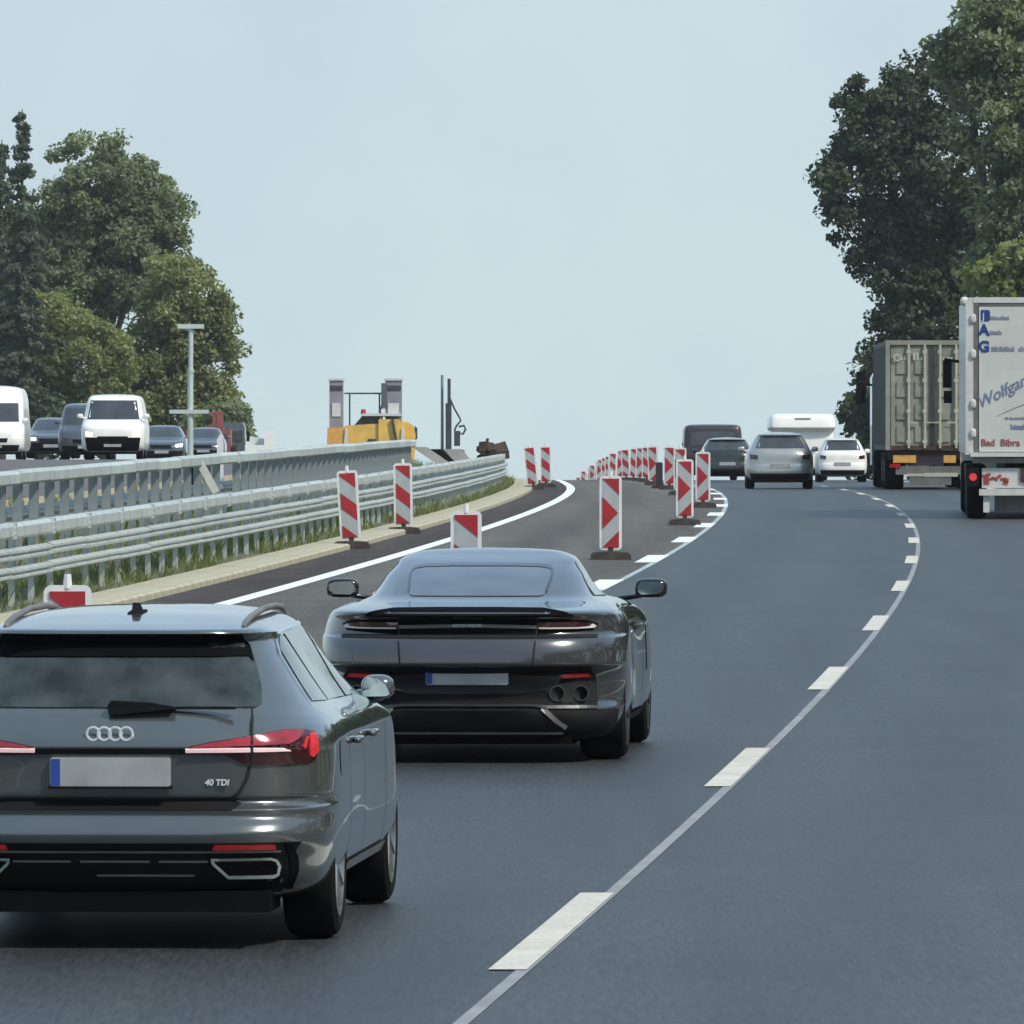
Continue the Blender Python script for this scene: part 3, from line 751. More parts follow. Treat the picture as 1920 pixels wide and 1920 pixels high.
    # black strip painted in for the shadow line between tailgate and bumper
    part(L, e, 'tailgate_shadow_strip', 'black_plastic', [(-.52, .60), (.52, .60), (.56, .63), (.50, .645), (-.50, .645), (-.56, .63)], off=.003)
    # number plate, emblem, lettering
    def flat(n, m, a, z, w, h, t=.012, par=e, lift=.006):
        y = min(L.at(a, z+h/2)[1], L.at(a, z-h/2)[1])-lift
        mb = MB(); mb.prism(round_rect(w, h, min(.012, h*.2), 3, a, z), y-t, y+.03); return mb.build(n, m, par, 40), y-t
    pl, py_ = flat('number_plate', 'plate', 0.0, .765, .52, .125)
    b = MB(); b.box((-.236, py_-.0012, .765), (.040, .003, .112)); b.build('country_band', 'plate_blue', pl)
    b = MB(); b.box((0, py_+.004, .698), (.535, .03, .012)); b.build('plate_holder', 'black_plastic', pl)
    ry = L.at(0, .93)[1]-.016
    b = MB()
    for k in range(4):
        cx = (k-1.5)*.0475-.003
        vs = [];  n, m_ = 26, 6
        for i in range(n):
            a = 2*math.pi*i/n
            for j in range(m_):
                bb_ = 2*math.pi*j/m_; rr = .0275+.0058*math.cos(bb_)
                vs.append((cx+rr*math.cos(a), ry+.0058*math.sin(bb_)-(k % 2)*.002, .929+rr*math.sin(a)))
        b.add(vs, [(i*m_+j, i*m_+(j+1) % m_, ((i+1) % n)*m_+(j+1) % m_, ((i+1) % n)*m_+j) for i in range(n) for j in range(m_)])
    b.build('emblem', 'badge_metal', e, 60)
    text('badge', '40 TDI', .036, 'badge_metal', e, (.405, L.at(.47, .72)[1]-.010, .708), shear=.15, offset=.0012, depth=.003)
    text('badge', 'A4', .040, 'badge_metal', e, (-.53, L.at(.5, .72)[1]-.010, .708), offset=.0012, depth=.003)
    # wiper lying along the lower edge of the glass
    b = MB(); yw = L.at(0, 1.05)[1]
    b.prism([(-.015, 1.012), (.02, 1.008), (.16, 1.022), (.27, 1.033), (.27, 1.042), (.16, 1.060), (-.005, 1.068), (-.018, 1.05)], yw-.075, yw+.02)
    wp = b.build('wiper', 'black_plastic', e, 40)
    b = MB(); b.box((.36, yw-.035, 1.037), (.34, .02, .012)); b.build('blade', 'black_plastic', wp)
    # lower bumper
    part(L, e, 'bumper_lower', 'black_plastic', [(-.86, .462), (.86, .462), (.80, .40), (.80, .29), (.74, .245), (-.74, .245), (-.80, .29), (-.80, .40)], off=.006)
    for (a0, a1, z) in ((-.74, .74, .428), (-.42, -.17, .385), (-.13, .17, .385), (.21, .42, .385), (-.06, .36, .325)):
        L.line([(a0, z), (a1, z)], .009, .012).build('ridge', 'grey_frame', e)
    part(L, e, 'reflector', 'lamp_red', [(.44, .436), (.72, .436), (.715, .455), (.45, .455)], True, off=.014)
    outer = [(.425, .403), (.690, .405), (.722, .395), (.735, .365), (.725, .325), (.700, .315), (.500, .315), (.435, .375)]
    inner = [(.445, .391), (.685, .393), (.707, .385), (.718, .362), (.709, .333), (.692, .328), (.506, .328), (.453, .377)]
    part(L, e, 'exhaust_opening', 'matte_black', outer, True, off=.010)
    for sg in (1, -1):
        q = [(.5*(a+b)*sg, .5*(z+y)) for (a, z), (b, y) in zip(outer, inner)]
        L.line(q+[q[0], q[1]], .013, .022).build('exhaust_trim', 'galv_dull', e)
    part(L, e, 'bumper_fin', 'matte_black', [(.765, .462), (.80, .462), (.835, .40), (.84, .34), (.80, .26), (.765, .26), (.79, .34), (.785, .40)], True, off=.010)
    # sides: windows in the lofted flank, gaps, handles, sill
    for p in ([(.80, 1.045), (1.38, 1.030), (1.16, 1.315), (1.02, 1.325), (.86, 1.27)], [(1.43, 1.030), (2.20, 1.020), (2.14, 1.350), (1.22, 1.328)], [(2.27, 1.020), (3.30, 1.010), (3.02, 1.16), (2.68, 1.305), (2.50, 1.345), (2.21, 1.350)]):
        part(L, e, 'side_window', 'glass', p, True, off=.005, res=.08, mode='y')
    for md in ('y', 'Y'):
        L.line([(.74, 1.02), (.80, 1.25), (.95, 1.338), (2.5, 1.356), (2.75, 1.30), (3.42, 1.0)], .014, .006, md).build('window_trim', 'chrome', e)
        for yy in (1.42, 2.24, 3.30): L.line([(yy, 1.0), (yy-.02, .60), (yy-.05, .33)], .009, .003, md).build('panel_gap', 'shut', e)
        L.line([(1.50, .295), (3.45, .295)], .045, .010, md).build('sill_strip', 'alloy', e)
        for yy in (1.72, 2.55):
            p, n = L.frame(yy, .845, md); b = MB(); blob(b, (p[0]+n[0]*.02, yy, .845), (.045, .22, .035)); b.build('door_handle', 'grey_paint', e, 60)
        p, n = L.frame(1.02, .80, md); L.patch([(.98+.08*math.cos(t), .79+.08*math.sin(t)) for t in np.linspace(0, 2*math.pi, 14)[:-1]], .003, .05, md, 0).build('fuel_flap', 'grey_paint', e) if md == 'y' else None
    for sg in (1, -1):
        pts = [(.52*sg, .60, 1.372), (.52*sg, .70, 1.388), (.52*sg, .95, 1.408), (.52*sg, 1.5, 1.430), (.515*sg, 2.1, 1.430), (.515*sg, 2.45, 1.415), (.52*sg, 2.55, 1.385)]
        b = MB(); b.tube(pts, [.010, .014, .015, .015, .015, .014, .008], 8); b.build('roof_rail', 'grey_frame', e, 60)
        b = MB(); blob(b, (sg*.89, 3.18, 1.03), (.155, .14, .115), 2.6); b.tube([(sg*.79, 3.25, .99), (sg*.88, 3.2, .985)], .028); mr = b.build('door_mirror', 'grey_paint', e, 60)
        g = MB(); g.prism([(sg*(a-.115), z+.045) for a, z in ((.940, .953), (.945, 1.01), (.965, 1.033), (1.01, 1.025), (1.05, .995), (1.066, .955), (1.05, .945), (.955, .943))], 3.10, 3.13); g.build('mirror_glass', 'mirror', mr)
    b = MB(); b.prism([(1.02, 1.405), (1.30, 1.42), (1.13, 1.465), (1.08, 1.468)], -.014, .014, 'x'); b.prism([(1.0, 1.40), (1.34, 1.42), (1.24, 1.435), (1.04, 1.425)], -.032, .032, 'x')
    b.build('roof_antenna', 'black_plastic', e, 40)
    for x, y in ((.905, 1.06), (-.905, 1.06), (.90, 3.88), (-.90, 3.88)): wheel(e, x, y, R, .235, 'alloy', 10, .72)
    b = MB(); b.box((0, 2.4, .21), (1.24, 3.7, .10)); b.box((0, .36, .205), (1.36, .50, .09)); b.build('underbody', 'matte_black', e)
    return e
EST_YAW = 0.0
estate()

# ---------- the dark coupe
def coupe():
    e = on_road('sports_coupe', 874, 63.0, 'dark metallic sports coupe with slim tail lights and twin exhausts ahead of the estate', 'car', extra_yaw=CP_YAW)
    lv = [(0.125, .70, .60, 4.2, 4, .6, 0), (0.15, .80, .24, 4.55, 4, .7, 0), (0.2, .90, .13, 4.64, 4, .8, .01), (0.27, .945, .10, 4.66, 4, .9, .02), (0.335, .968, .075, 4.68, 3.1, .95, .03), (0.35, .972, .085, 4.69, 3.1, .95, .03),
          (0.4, .978, .135, 4.70, 3.1, 1., .04), (0.5, .982, .135, 4.70, 3.1, 1., .045), (0.575, .982, .10, 4.69, 3.1, 1., .045), (0.6, .981, .055, 4.68, 3.1, 1., .045), (0.617, .981, .012, 4.67, 3.1, 1., .045),
          (0.635, .980, .0, 4.66, 3.1, 1., .045), (0.7, .978, .006, 4.62, 3.1, 1., .045), (0.765, .974, .030, 4.52, 3.1, 1., .045), (0.79, .971, .052, 4.45, 3.1, 1., .045), (0.805, .969, .105, 4.40, 2.9, 1., .045),
          (0.83, .965, .12, 4.30, 2.9, 1., .045), (0.87, .955, .115, 4.15, 2.9, 1., .04), (0.905, .940, .100, 3.95, 2.9, 1., .035), (0.93, .925, .070, 3.75, 2.9, 1., .03), (0.945, .912, .060, 3.60, 2.9, 1., .025),
          (0.957, .895, .085, 3.50, 2.9, 1., .02), (0.972, .870, .24, 3.40, 2.9, 1., .01), (0.988, .825, .46, 3.30, 2.8, .95, 0), (1.003, .762, .66, 3.20, 2.8, .9, 0), (1.028, .712, .84, 3.10, 2.9, .9, 0), (1.09, .672, 1.05, 2.98, 3, .9, 0),
          (1.158, .635, 1.30, 2.84, 3, .85, 0), (1.215, .585, 1.54, 2.72, 3, .8, 0), (1.254, .565, 1.76, 2.66, 3, .7, 0), (1.282, .51, 1.96, 2.58, 2.9, .6, 0), (1.303, .43, 2.10, 2.50, 2.6, .4, 0), (1.316, .24, 2.22, 2.38, 2.4, .2, 0), (1.32, .06, 2.28, 2.34, 2.2, .05, 0)]
    L = Loft(lv)
    me = L.mesh('body'); me.materials.append(M['dark_paint']); me.materials.append(M['shut'])
    o = link('body', me, None, e); R = .358
    bool_arches(o, [(.62, 1.3, 1.02, R, R+.04), (-1.3, -.62, 1.02, R, R+.04), (.62, 1.3, 3.82, R, R+.04), (-1.3, -.62, 3.82, R, R+.04)])
    finish_body(o)
    part(L, e, 'rear_window', 'glass_clear', [(-.41, 1.036), (.41, 1.036), (.445, 1.044), (.455, 1.06), (.475, 1.15), (.472, 1.185), (.45, 1.205), (.38, 1.216), (.2, 1.222), (-.2, 1.222), (-.38, 1.216), (-.45, 1.205), (-.472, 1.185), (-.475, 1.15), (-.455, 1.06), (-.445, 1.044)], off=.005, res=.05)
    fr = [(-.455, 1.06), (-.475, 1.15), (-.472, 1.185), (-.45, 1.205), (-.38, 1.216), (-.2, 1.222), (.2, 1.222), (.38, 1.216), (.45, 1.205), (.472, 1.185), (.475, 1.15), (.455, 1.06)]
    L.line(fr, .018, .007).build('window_seal', 'black_gloss', e)
    # boot lip: black band painted in for the shadow under its blade
    part(L, e, 'boot_lip_shadow', 'matte_black', [(-.70, .936), (-.48, .966), (-.2, .970), (.2, .970), (.48, .966), (.70, .936), (.60, .930), (-.60, .930)], off=.016, res=.02, skirt=.03)
    part(L, e, 'tail_recess', 'matte_black', [(-.80, .902), (-.45, .912), (.45, .912), (.80, .902), (.90, .875), (.84, .835), (.45, .812), (-.45, .812), (-.84, .835), (-.90, .875)], off=.003)
    lamp = [(.44, .893), (.70, .892), (.82, .880), (.865, .862), (.84, .848), (.70, .846), (.44, .848)]
    for sg in (1, -1):
        q = lamp if sg > 0 else mir(lamp)
        tl = L.patch(q, .012, .04).build('tail_light', 'lamp_dark', e, 40)
        o2 = [(.45, .858), (.70, .856), (.80, .860), (.815, .868), (.83, .877), (.86, .862), (.84, .850), (.70, .847), (.45, .849)]
        L.patch(o2 if sg > 0 else mir(o2), .017, .04).build('light_guide', 'pale_frame', tl, 40)
        L.line([(.44*sg, .91), (.435*sg, .80), (.42*sg, .625)], .010, .006).build('panel_gap', 'shut', e)
    part(L, e, 'light_bar', 'grey_frame', [(-.435, .872), (-.10, .880), (.10, .880), (.435, .872), (.435, .850), (.10, .858), (-.10, .858), (-.435, .850)], off=.010)
    text('badge', 'ASTON MARTIN', .026, 'badge_metal', e, (0, L.at(0, .868)[1]-.013, .860), depth=.002, align='CENTER')
    L.line([(-.88, .800), (.88, .800)], .020, .004).build('crease', 'shut', e)
    # below the fascia: black diffuser with plate, reflectors, exhausts, blades
    part(L, e, 'lower_skirt', 'black_plastic', [(-1.12, .335), (1.12, .335), (1.10, .22), (1.0, .17), (-1.0, .17), (-1.10, .22)], off=.010, res=.03)
    part(L, e, 'diffuser', 'black_plastic', [(-.80, .60), (.80, .60), (.84, .56), (.86, .35), (.80, .22), (.72, .17), (-.72, .17), (-.80, .22), (-.86, .35), (-.84, .56)], off=.014, res=.03)
    part(L, e, 'plate_panel', 'black_gloss', [(-.62, .590), (.62, .590), (.55, .475), (.35, .44), (-.35, .44), (-.55, .475)], off=.019)
    y = L.at(0, .55)[1]-.03
    b = MB(); b.prism(round_rect(.52, .115, .012, 3, .0, .555), y-.012, y+.04); pl = b.build('number_plate', 'plate', e, 40)
    b = MB(); b.box((-.238, y-.0135, .555), (.040, .003, .105)); b.build('country_band', 'plate_blue', pl)
    part(L, e, 'reflector', 'lamp_red', [(.58, .570), (.78, .575), (.80, .552), (.60, .545)], True, off=.022)
    part(L, e, 'exhaust_bezel', 'shut', [(.46, .50), (.80, .52), (.84, .50), (.86, .39), (.56, .37)], True, off=.018)
    for sg in (1, -1):
        for ax in (.585, .735):
            p = L.at(ax*.97, .442)
            b = MB(); b.lathe([(-.02, .052), (-.02, .042), (.16, .042), (.16, .052)], 24)
            b.v = [(sg*ax*.965+v[1], p[1]-.02+v[0], .442+v[2]) for v in b.v]
            ex = b.build('exhaust', 'dark_alloy', e, 40)
            b = MB(); b.cyl((sg*ax*.965, p[1]+.05, .442), (sg*ax*.965, p[1]+.06, .442), .045, n=16); b.build('bore', 'shut', ex)
        L.line([(.86*sg, .345), (.50*sg, .345), (.40*sg, .352), (0, .352)], .012, .024).build('diffuser_edge', 'dark_alloy', e)
        L.line([(.47*sg, .345), (.56*sg, .275), (.62*sg, .235)], .026, .025).build('diffuser_fin', 'grey_frame', e)
    L.line([(-.60, .205), (.60, .205)], .012, .024).build('diffuser_edge', 'grey_frame', e)
    # sides
    for p in ([(1.62, 1.025), (2.66, 1.005), (2.46, 1.16), (2.32, 1.25), (2.0, 1.24), (1.72, 1.13)],):
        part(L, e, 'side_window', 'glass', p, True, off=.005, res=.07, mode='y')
    for md in ('y', 'Y'):
        for yy in (1.78, 3.02): L.line([(yy, .93), (yy-.03, .50), (yy-.06, .25)], .009, .003, md).build('panel_gap', 'shut', e)
        L.line([(1.45, .235), (3.38, .235)], .05, .012, md).build('sill_strip', 'black_plastic', e)
        L.patch([(3.15, .80), (3.32, .82), (3.30, .50), (3.20, .50)], .004, .06, md).build('side_vent', 'black_gloss', e)
    for sg in (1, -1):
        b = MB(); blob(b, (sg*1.015, 2.92, 1.045), (.215, .12, .125), 3.4); b.tube([(sg*.80, 2.98, .975), (sg*.88, 2.96, .985), (sg*.96, 2.93, 1.0)], .018); mr = b.build('door_mirror', 'black_gloss', e, 60)
        g = MB(); g.prism([(sg*a, z) for a, z in ((.935, 1.02), (.93, 1.06), (.955, 1.09), (1.06, 1.085), (1.10, 1.07), (1.10, 1.03), (1.06, 1.005), (.96, 1.003))], 2.851, 2.88); g.build('mirror_glass', 'mirror', mr)
        p, n = L.frame(2.0, .74, 'y' if sg > 0 else 'Y'); b = MB(); blob(b, (p[0]+n[0]*.004, 2.0, .78), (.02, .2, .03)); b.build('door_handle', 'chrome', e, 60)
    for x, y in ((.965, 1.02), (-.965, 1.02), (.955, 3.82), (-.955, 3.82)): wheel(e, x, y, R, .30 if y < 2 else .26, 'dark_alloy', 12, .76)
    b = MB(); b.box((0, 2.4, .16), (1.3, 3.7, .10)); b.box((0, .42, .16), (1.3, .45, .08)); b.build('underbody', 'matte_black', e)
    return e
CP_YAW = 0.0
coupe()

# ---------- smaller traffic: the loft's seen end is the rear for cars ahead, the front for oncoming ones
HATCH = [(.20, .74, .30, 3.9, 4, .6, 0), (.28, .86, .06, 4.1, 4, .8, 0), (.45, .895, .0, 4.2, 4, .9, 0), (.60, .90, .03, 4.2, 4, .9, 0), (.66, .90, .06, 4.2, 4, .9, 0), (.85, .89, .07, 4.1, 4, .9, 0), (.97, .85, .12, 3.7, 3.8, .9, 0),
         (1.03, .81, .17, 3.35, 3.8, .9, 0), (1.20, .725, .33, 2.95, 3.8, .9, 0), (1.35, .635, .44, 2.7, 3.8, .8, 0), (1.40, .59, .38, 2.6, 4, .7, 0), (1.43, .52, .6, 2.5, 3.6, .7, 0), (1.46, .36, 1.0, 2.35, 3, .6, 0), (1.475, .08, 1.5, 2.0, 2.2, .1, 0)]
SALOON_FRONT = [(.19, .72, .35, 4.0, 4, .6, 0), (.26, .84, .08, 4.3, 3.4, .8, 0), (.42, .885, .0, 4.4, 3.2, .9, 0), (.60, .895, .01, 4.4, 3.2, .9, 0), (.70, .892, .06, 4.4, 3.2, .9, 0), (.78, .88, .16, 4.4, 3.2, .9, 0), (.86, .86, .45, 4.35, 3.2, .9, 0), (.94, .83, .95, 4.3, 3.2, .9, 0),
                (.99, .80, 1.2, 4.2, 3.2, .9, 0), (1.20, .70, 1.52, 3.9, 3.4, .8, 0), (1.36, .61, 1.78, 3.6, 3.4, .7, 0), (1.41, .53, 1.95, 3.45, 3.4, .6, 0), (1.44, .36, 2.2, 3.2, 3, .5, 0), (1.45, .08, 2.6, 2.9, 2.2, .1, 0)]
VAN_FRONT = [(.24, .80, .35, 4.7, 4, .6, 0), (.34, .92, .08, 4.85, 3.8, .7, 0), (.60, .95, .0, 4.9, 3.8, .7, 0), (.90, .955, .03, 4.9, 3.8, .7, 0), (1.0, .945, .10, 4.9, 3.8, .7, 0), (1.10, .93, .32, 4.9, 3.8, .7, 0), (1.18, .915, .48, 4.9, 3.8, .7, 0), (1.5, .85, .72, 4.88, 4, .6, 0), (1.78, .785, .92, 4.85, 4, .5, 0), (1.87, .74, 1.02, 4.83, 4, .5, 0), (1.93, .62, 1.3, 4.7, 4, .5, 0), (1.96, .2, 2.0, 4.0, 3, .2, 0)]
HIGHVAN_FRONT = [(.24, .82, .35, 5.6, 4, .6, 0), (.34, .95, .08, 5.7, 3.8, .7, 0), (.60, .99, .0, 5.8, 3.8, .7, 0), (.95, .99, .06, 5.8, 3.8, .7, 0), (1.10, .97, .40, 5.8, 3.8, .7, 0), (1.22, .95, .55, 5.8, 3.8, .7, 0), (1.75, .91, .98, 5.8, 4, .6, 0), (1.95, .90, 1.15, 5.8, 4, .5, 0), (2.25, .82, 1.5, 5.75, 4, .5, 0), (2.38, .70, 1.75, 5.7, 4, .5, 0), (2.44, .3, 2.2, 5.4, 3, .3, 0)]
def small_car(name, lv, paint, px, d, label, group, front=False, zoff=0., scale=(1, 1, 1), yaw=0., glass='glass_far', wz=None, cat='car', lamps='lamp_red', plate=True, lowz=None, lower='black_plastic', wheels=True, x=None, lampband=None):
    x = place(px, d) if x is None else x
    e = empty(name, (x, d, fz(d)+zoff), (grade(d+2), 0, -heading(d)+yaw), label, cat, group)
    lv = [(z*scale[2], w*scale[0], r*scale[1], f*scale[1], ex, Lr*scale[0], wa) for z, w, r, f, ex, Lr, wa in lv]
    L = Loft(lv, sub=3, nr=16, nsd=8, nf=8)
    me = L.mesh('body'); me.materials.append(M[paint]); o = link('body', me, None, e); finish_body(o, 45)
    S = scale[2]; W = scale[0]
    z0, z1, w0, w1 = wz or (1.05, 1.36, .68, .54)
    z0, z1, w0, w1 = z0*S, z1*S, w0*W, w1*W
    part(L, e, 'windscreen' if front else 'rear_window', glass, [(-w0, z0), (w0, z0), (w0*.98, z0+.08), (w1, z1), (-w1, z1), (-w0*.98, z0+.08)], off=.006, res=.12)
    if lower: part(L, e, 'bumper_lower', lower, [(-.80*W, .26*S), (.80*W, .26*S), (.84*W, .40*S), (-.84*W, .40*S)] if not front else [(-.78*W, .28*S), (.78*W, .28*S), (.84*W, lowz or .48*S), (-.84*W, lowz or .48*S)], off=.022, res=.07)
    lb = lampband or ((.60, .86, .76, .90) if not front else (.52, .82, .62, .75))
    q = [(lb[0]*W, lb[2]*S), (lb[1]*W, lb[2]*S+.01), (lb[1]*W+.02, lb[3]*S), (lb[0]*W, lb[3]*S-.03)]
    part(L, e, 'headlight' if front else 'tail_light', lamps, q, True, off=.008, res=.08)
    if front: part(L, e, 'grille', 'black_plastic', [(-.42*W, .56*S), (.42*W, .56*S), (.46*W, .70*S), (-.46*W, .70*S)], off=.007, res=.12)
    if plate:
        z = (.60 if not front else .44)*S; y = L.at(0, z)[1]
        b = MB(); b.prism(round_rect(.52, .11, .01, 2, 0, z), y-.03, y+.04); b.build('number_plate', 'plate', e, 40)
    for sg in (1, -1):
        ym = lv[-4][2]-.35 if front else lv[-5][3]
        b = MB(); blob(b, (sg*(W*.99), ym if front else 2.9*scale[1], 1.03*S if z1 < 1.5 else 1.30*S), (.18, .12, .14)); b.tube([(sg*W*.80, (ym if front else 2.9*scale[1])+.03, .98*S if z1 < 1.5 else 1.25*S), (sg*W*.95, ym if front else 2.9*scale[1], .99*S if z1 < 1.5 else 1.26*S)], .025, 6); b.build('door_mirror', paint, e, 60)
    if wheels:
        for sg in (1, -1):
            for yy in (.85*scale[1], 3.4*scale[1]): wheel(e, sg*W*.885, yy, .32, .21, 'alloy', 5, .66)
        b = MB(); b.box((0, 2.1*scale[1], .22), (1.3*W, 3.2*scale[1], .1)); b.build('underbody', 'shut', e)
    return e
GA = 'cars ahead near the crest'; GO = 'oncoming traffic beyond the barriers'
small_car('hatchback', HATCH, 'silver_paint', 1463, 265, 'silver car with dark tail lights, widest car near the crest', GA, lamps='lamp_dark', scale=(.99, 1, 1.02))
small_car('small_car', HATCH, 'white_paint', 1580, 318, 'white car beside the container lorry', GA, lamps='lamp_dark', scale=(.88, .9, .96))
small_car('saloon_car', HATCH, 'green_paint', 1364, 322, 'dark green car between the arrow beacons and the silver car', GA, lamps='lamp_dark', scale=(1.0, 1.05, .97))
# maroon van ahead and white caravan
e = small_car('maroon_van', [(.25, .92, .2, 4.9, 5, .3, 0), (.40, 1.02, .05, 5, 5, .3, 0), (.8, 1.05, .0, 5, 5, .3, 0), (1.2, 1.05, .02, 5, 5, .3, 0), (1.75, 1.03, .06, 5, 5, .3, 0), (1.92, .99, .10, 4.9, 5, .3, 0), (2.0, .85, .3, 4.6, 4.5, .3, 0), (2.03, .3, 1, 4, 3, .2, 0)],
              'maroon_paint', 1337, 362, 'dark maroon van above the green car at the crest', GA, lamps='lamp_dark', wz=(1.28, 1.75, .82, .78), cat='van', lampband=(.86, .98, .9, 1.2))
small_car('caravan', [(.35, .95, .25, 4.8, 5, .3, 0), (.5, 1.08, .14, 4.9, 5, .3, 0), (1.2, 1.10, .16, 4.95, 5, .3, 0), (1.70, 1.10, .20, 5, 5, .3, 0), (1.80, 1.13, .05, 5, 5, .3, 0), (1.86, 1.16, -.06, 5, 5, .3, 0), (2.05, 1.15, -.02, 5, 5, .3, 0), (2.28, 1.08, .08, 4.9, 5, .3, 0), (2.35, .9, .4, 4.6, 4.5, .3, 0), (2.37, .3, 1, 4, 3, .2, 0)],
          'white_paint', 1505, 352, 'tall white caravan with a bulging top behind the silver car', GA, wz=(2.12, 2.19, .28, .28), glass='grey_frame', cat='caravan', lamps='lamp_dark', plate=False)
# oncoming
HI = .72
small_car('panel_van', HIGHVAN_FRONT, 'white_paint', 0, 330, 'white high-roofed van cut by the left edge of the picture', GO, True, HI, wz=(1.24, 1.86, .82, .76), cat='van', lamps='headlamp', lampband=(.62, .90, .70, .92), x=-17.05)
small_car('saloon_car', SALOON_FRONT, 'blue_grey_paint', 95, 352, 'blue-grey oncoming car between the two white vans', GO, True, HI+.05, lowz=.56, lamps='headlamp', wz=(1.0, 1.36, .76, .60))
small_car('delivery_van', VAN_FRONT, 'white_paint', 211, 298, 'white van with yellowish headlights coming towards the camera', GO, True, HI, wz=(1.2, 1.77, .80, .70), cat='van', lamps='headlamp_warm', lampband=(.60, .82, .68, .84), lower='matte_black', lowz=.66)
small_car('saloon_car', SALOON_FRONT, 'blue_grey_paint', 303, 372, 'dark oncoming car with bright headlights just right of the white van', GO, True, HI-.12, lamps='headlamp', wz=(1.0, 1.36, .76, .60))
small_car('hatchback', SALOON_FRONT, 'blue_grey_paint', 381, 420, 'dark oncoming car directly behind the bare signpost', GO, True, HI+.08, lamps='lamp_dark', wz=(1.0, 1.36, .76, .60))
small_car('dark_van', VAN_FRONT, 'blue_grey_paint', 160, 345, 'dark van half hidden behind the white van with yellowish headlights', GO, True, HI+.0, wz=(1.2, 1.77, .80, .70), cat='van', lamps='lamp_dark')
# red crane lorry
d = 470; s = FOC/d
e = empty('crane_lorry', (place(396, d), d, fz(d)+HI), (grade(d), 0, 0), 'red lorry with an upright loading crane behind the dark cars', 'lorry', GO)
b = MB(); b.box((-.15, 1.4, 1.2), (2.1, 2.6, 1.2)); b.box((-.15, .3, .9), (2.1, .6, .6)); b.build('cab', 'red_paint', e)
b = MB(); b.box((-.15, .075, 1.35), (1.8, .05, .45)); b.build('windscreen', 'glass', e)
b = MB(); b.box((.05, 3.2, 1.9), (.16, .22, 1.4)); b.box((.32, 3.2, 2.2), (.30, .3, .75)); b.box((.15, 3.2, 2.6), (.65, .25, .12)); b.box((.1, 3.2, 1.95), (.7, .22, .12)); b.build('crane', 'red_paint', e)
b = MB(); b.box((0, 5.0, .9), (2.3, 6.5, .3)); b.build('load_bed', 'rust', e)
for sg in (1, -1):
    for y in (1.0, 4.5, 6.5): wheel(e, sg*1.1, y, .48, .3, 'grey_frame', 6, .6)
# dark lorry head beside it and a white one at the end of the queue
d = 505
e = empty('tractor_unit', (place(436, d), d, fz(d)+HI), (0, 0, 0), 'dark lorry cab between the red crane lorry and the pale lorry', 'lorry', GO)
b = MB(); b.prism([(-.62, .5), (.62, .5), (.62, 2.2), (.5, 2.45), (-.5, 2.45), (-.62, 2.2)], 0, 2.0); b.build('cab', 'blue_grey_paint', e)
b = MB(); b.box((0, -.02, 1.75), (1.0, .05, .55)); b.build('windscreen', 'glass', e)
for sg in (1, -1):
    wheel(e, sg*.62, 1.0, .45, .25, 'grey_frame', 5, .6)
    b = MB(); b.box((sg*.78, .1, 1.75), (.16, .12, .5)); b.build('door_mirror', 'black_plastic', e)
d = 520; s = FOC/d
e = empty('flatbed_lorry', (place(480, d), d, fz(d)+HI+.12), (0, 0, 0), 'pale lorry at the far end of the oncoming queue', 'lorry', GO)
b = MB(); b.prism([(-1.05, .9), (1.0, .9), (1.0, 1.32), (-1.05, 1.32)], 0, 6); b.build('load_bed', 'white_paint', e)
b = MB(); b.prism([(-1.05, 1.32), (.55, 1.32), (.55, 1.62), (-1.05, 1.92)], 1, 5); b.build('tarpaulin', 'box_white', e)
b = MB(); b.prism([(.42, 1.32), (1.02, 1.32), (1.02, 2.05), (.42, 2.05)], 0, 1.6); b.build('cab', 'white_paint', e)
for sg in (1, -1):
    for y in (1., 5.): wheel(e, sg*.98, y, .45, .25, 'grey_frame', 5, .6)

# ------------------------------------------------------------------ white box lorry, cut by the right edge
d = 181.0
e = empty('box_lorry', (fx(d)+2.36, d, fz(d)), (grade(d), 0, -heading(d)-.004), 'white box lorry with blue and red lettering at the right edge', 'lorry')
W2 = 1.275
b = MB(); b.box((0, 6.6, 2.57), (2.53, 13.0, 2.80)); b.build('cargo_box', 'box_white', e)
b = MB(); b.prism([(-W2, 1.16), (-W2+.14, 1.16), (-W2+.14, 4.0), (-W2+.05, 4.0), (-W2, 3.93)], .02, .09); b.build('corner_post', 'pale_frame', e)
b = MB(); b.prism([(W2, 1.16), (W2, 3.93), (W2-.05, 4.0), (W2-.14, 4.0), (W2-.14, 1.16)], .02, .09); b.build('corner_post', 'pale_frame', e)
b = MB(); b.box((0, .05, 3.955), (2.55-.28, .08, .10)); b.build('top_rail', 'pale_frame', e)
b = MB(); b.box((-W2+.185, .045, 2.55), (.075, .06, 2.72)); b.build('door_seal', 'grey_frame', e)
b = MB(); b.box((W2-.185, .045, 2.55), (.075, .06, 2.72)); b.build('door_seal', 'grey_frame', e)
b = MB(); b.box((0, .05, 3.875), (2.14, .05, .045)); b.build('door_seal', 'grey_frame', e)
for sg in (-1, 1):
    b = MB(); b.box((sg*.52, .035, 2.525), (1.03, .05, 2.62)); dr = b.build('door', 'box_white', e)
    b = MB(); b.box((sg*1.02, .007, 2.525), (.025, .012, 2.6)); b.build('door_edge', 'pale_frame', dr)
    for z in (3.62, 2.98, 2.08, 1.55):
        b = MB(); blob(b, (sg*(W2-.135), .005, z), (.11, .06, .17), 2.6); b.build('hinge', 'pale_frame', dr, 60)
b = MB(); b.cyl((-.02, -.03, 1.15), (-.02, -.03, 3.85), .018, n=8); b.build('lock_rod', 'galv', e)
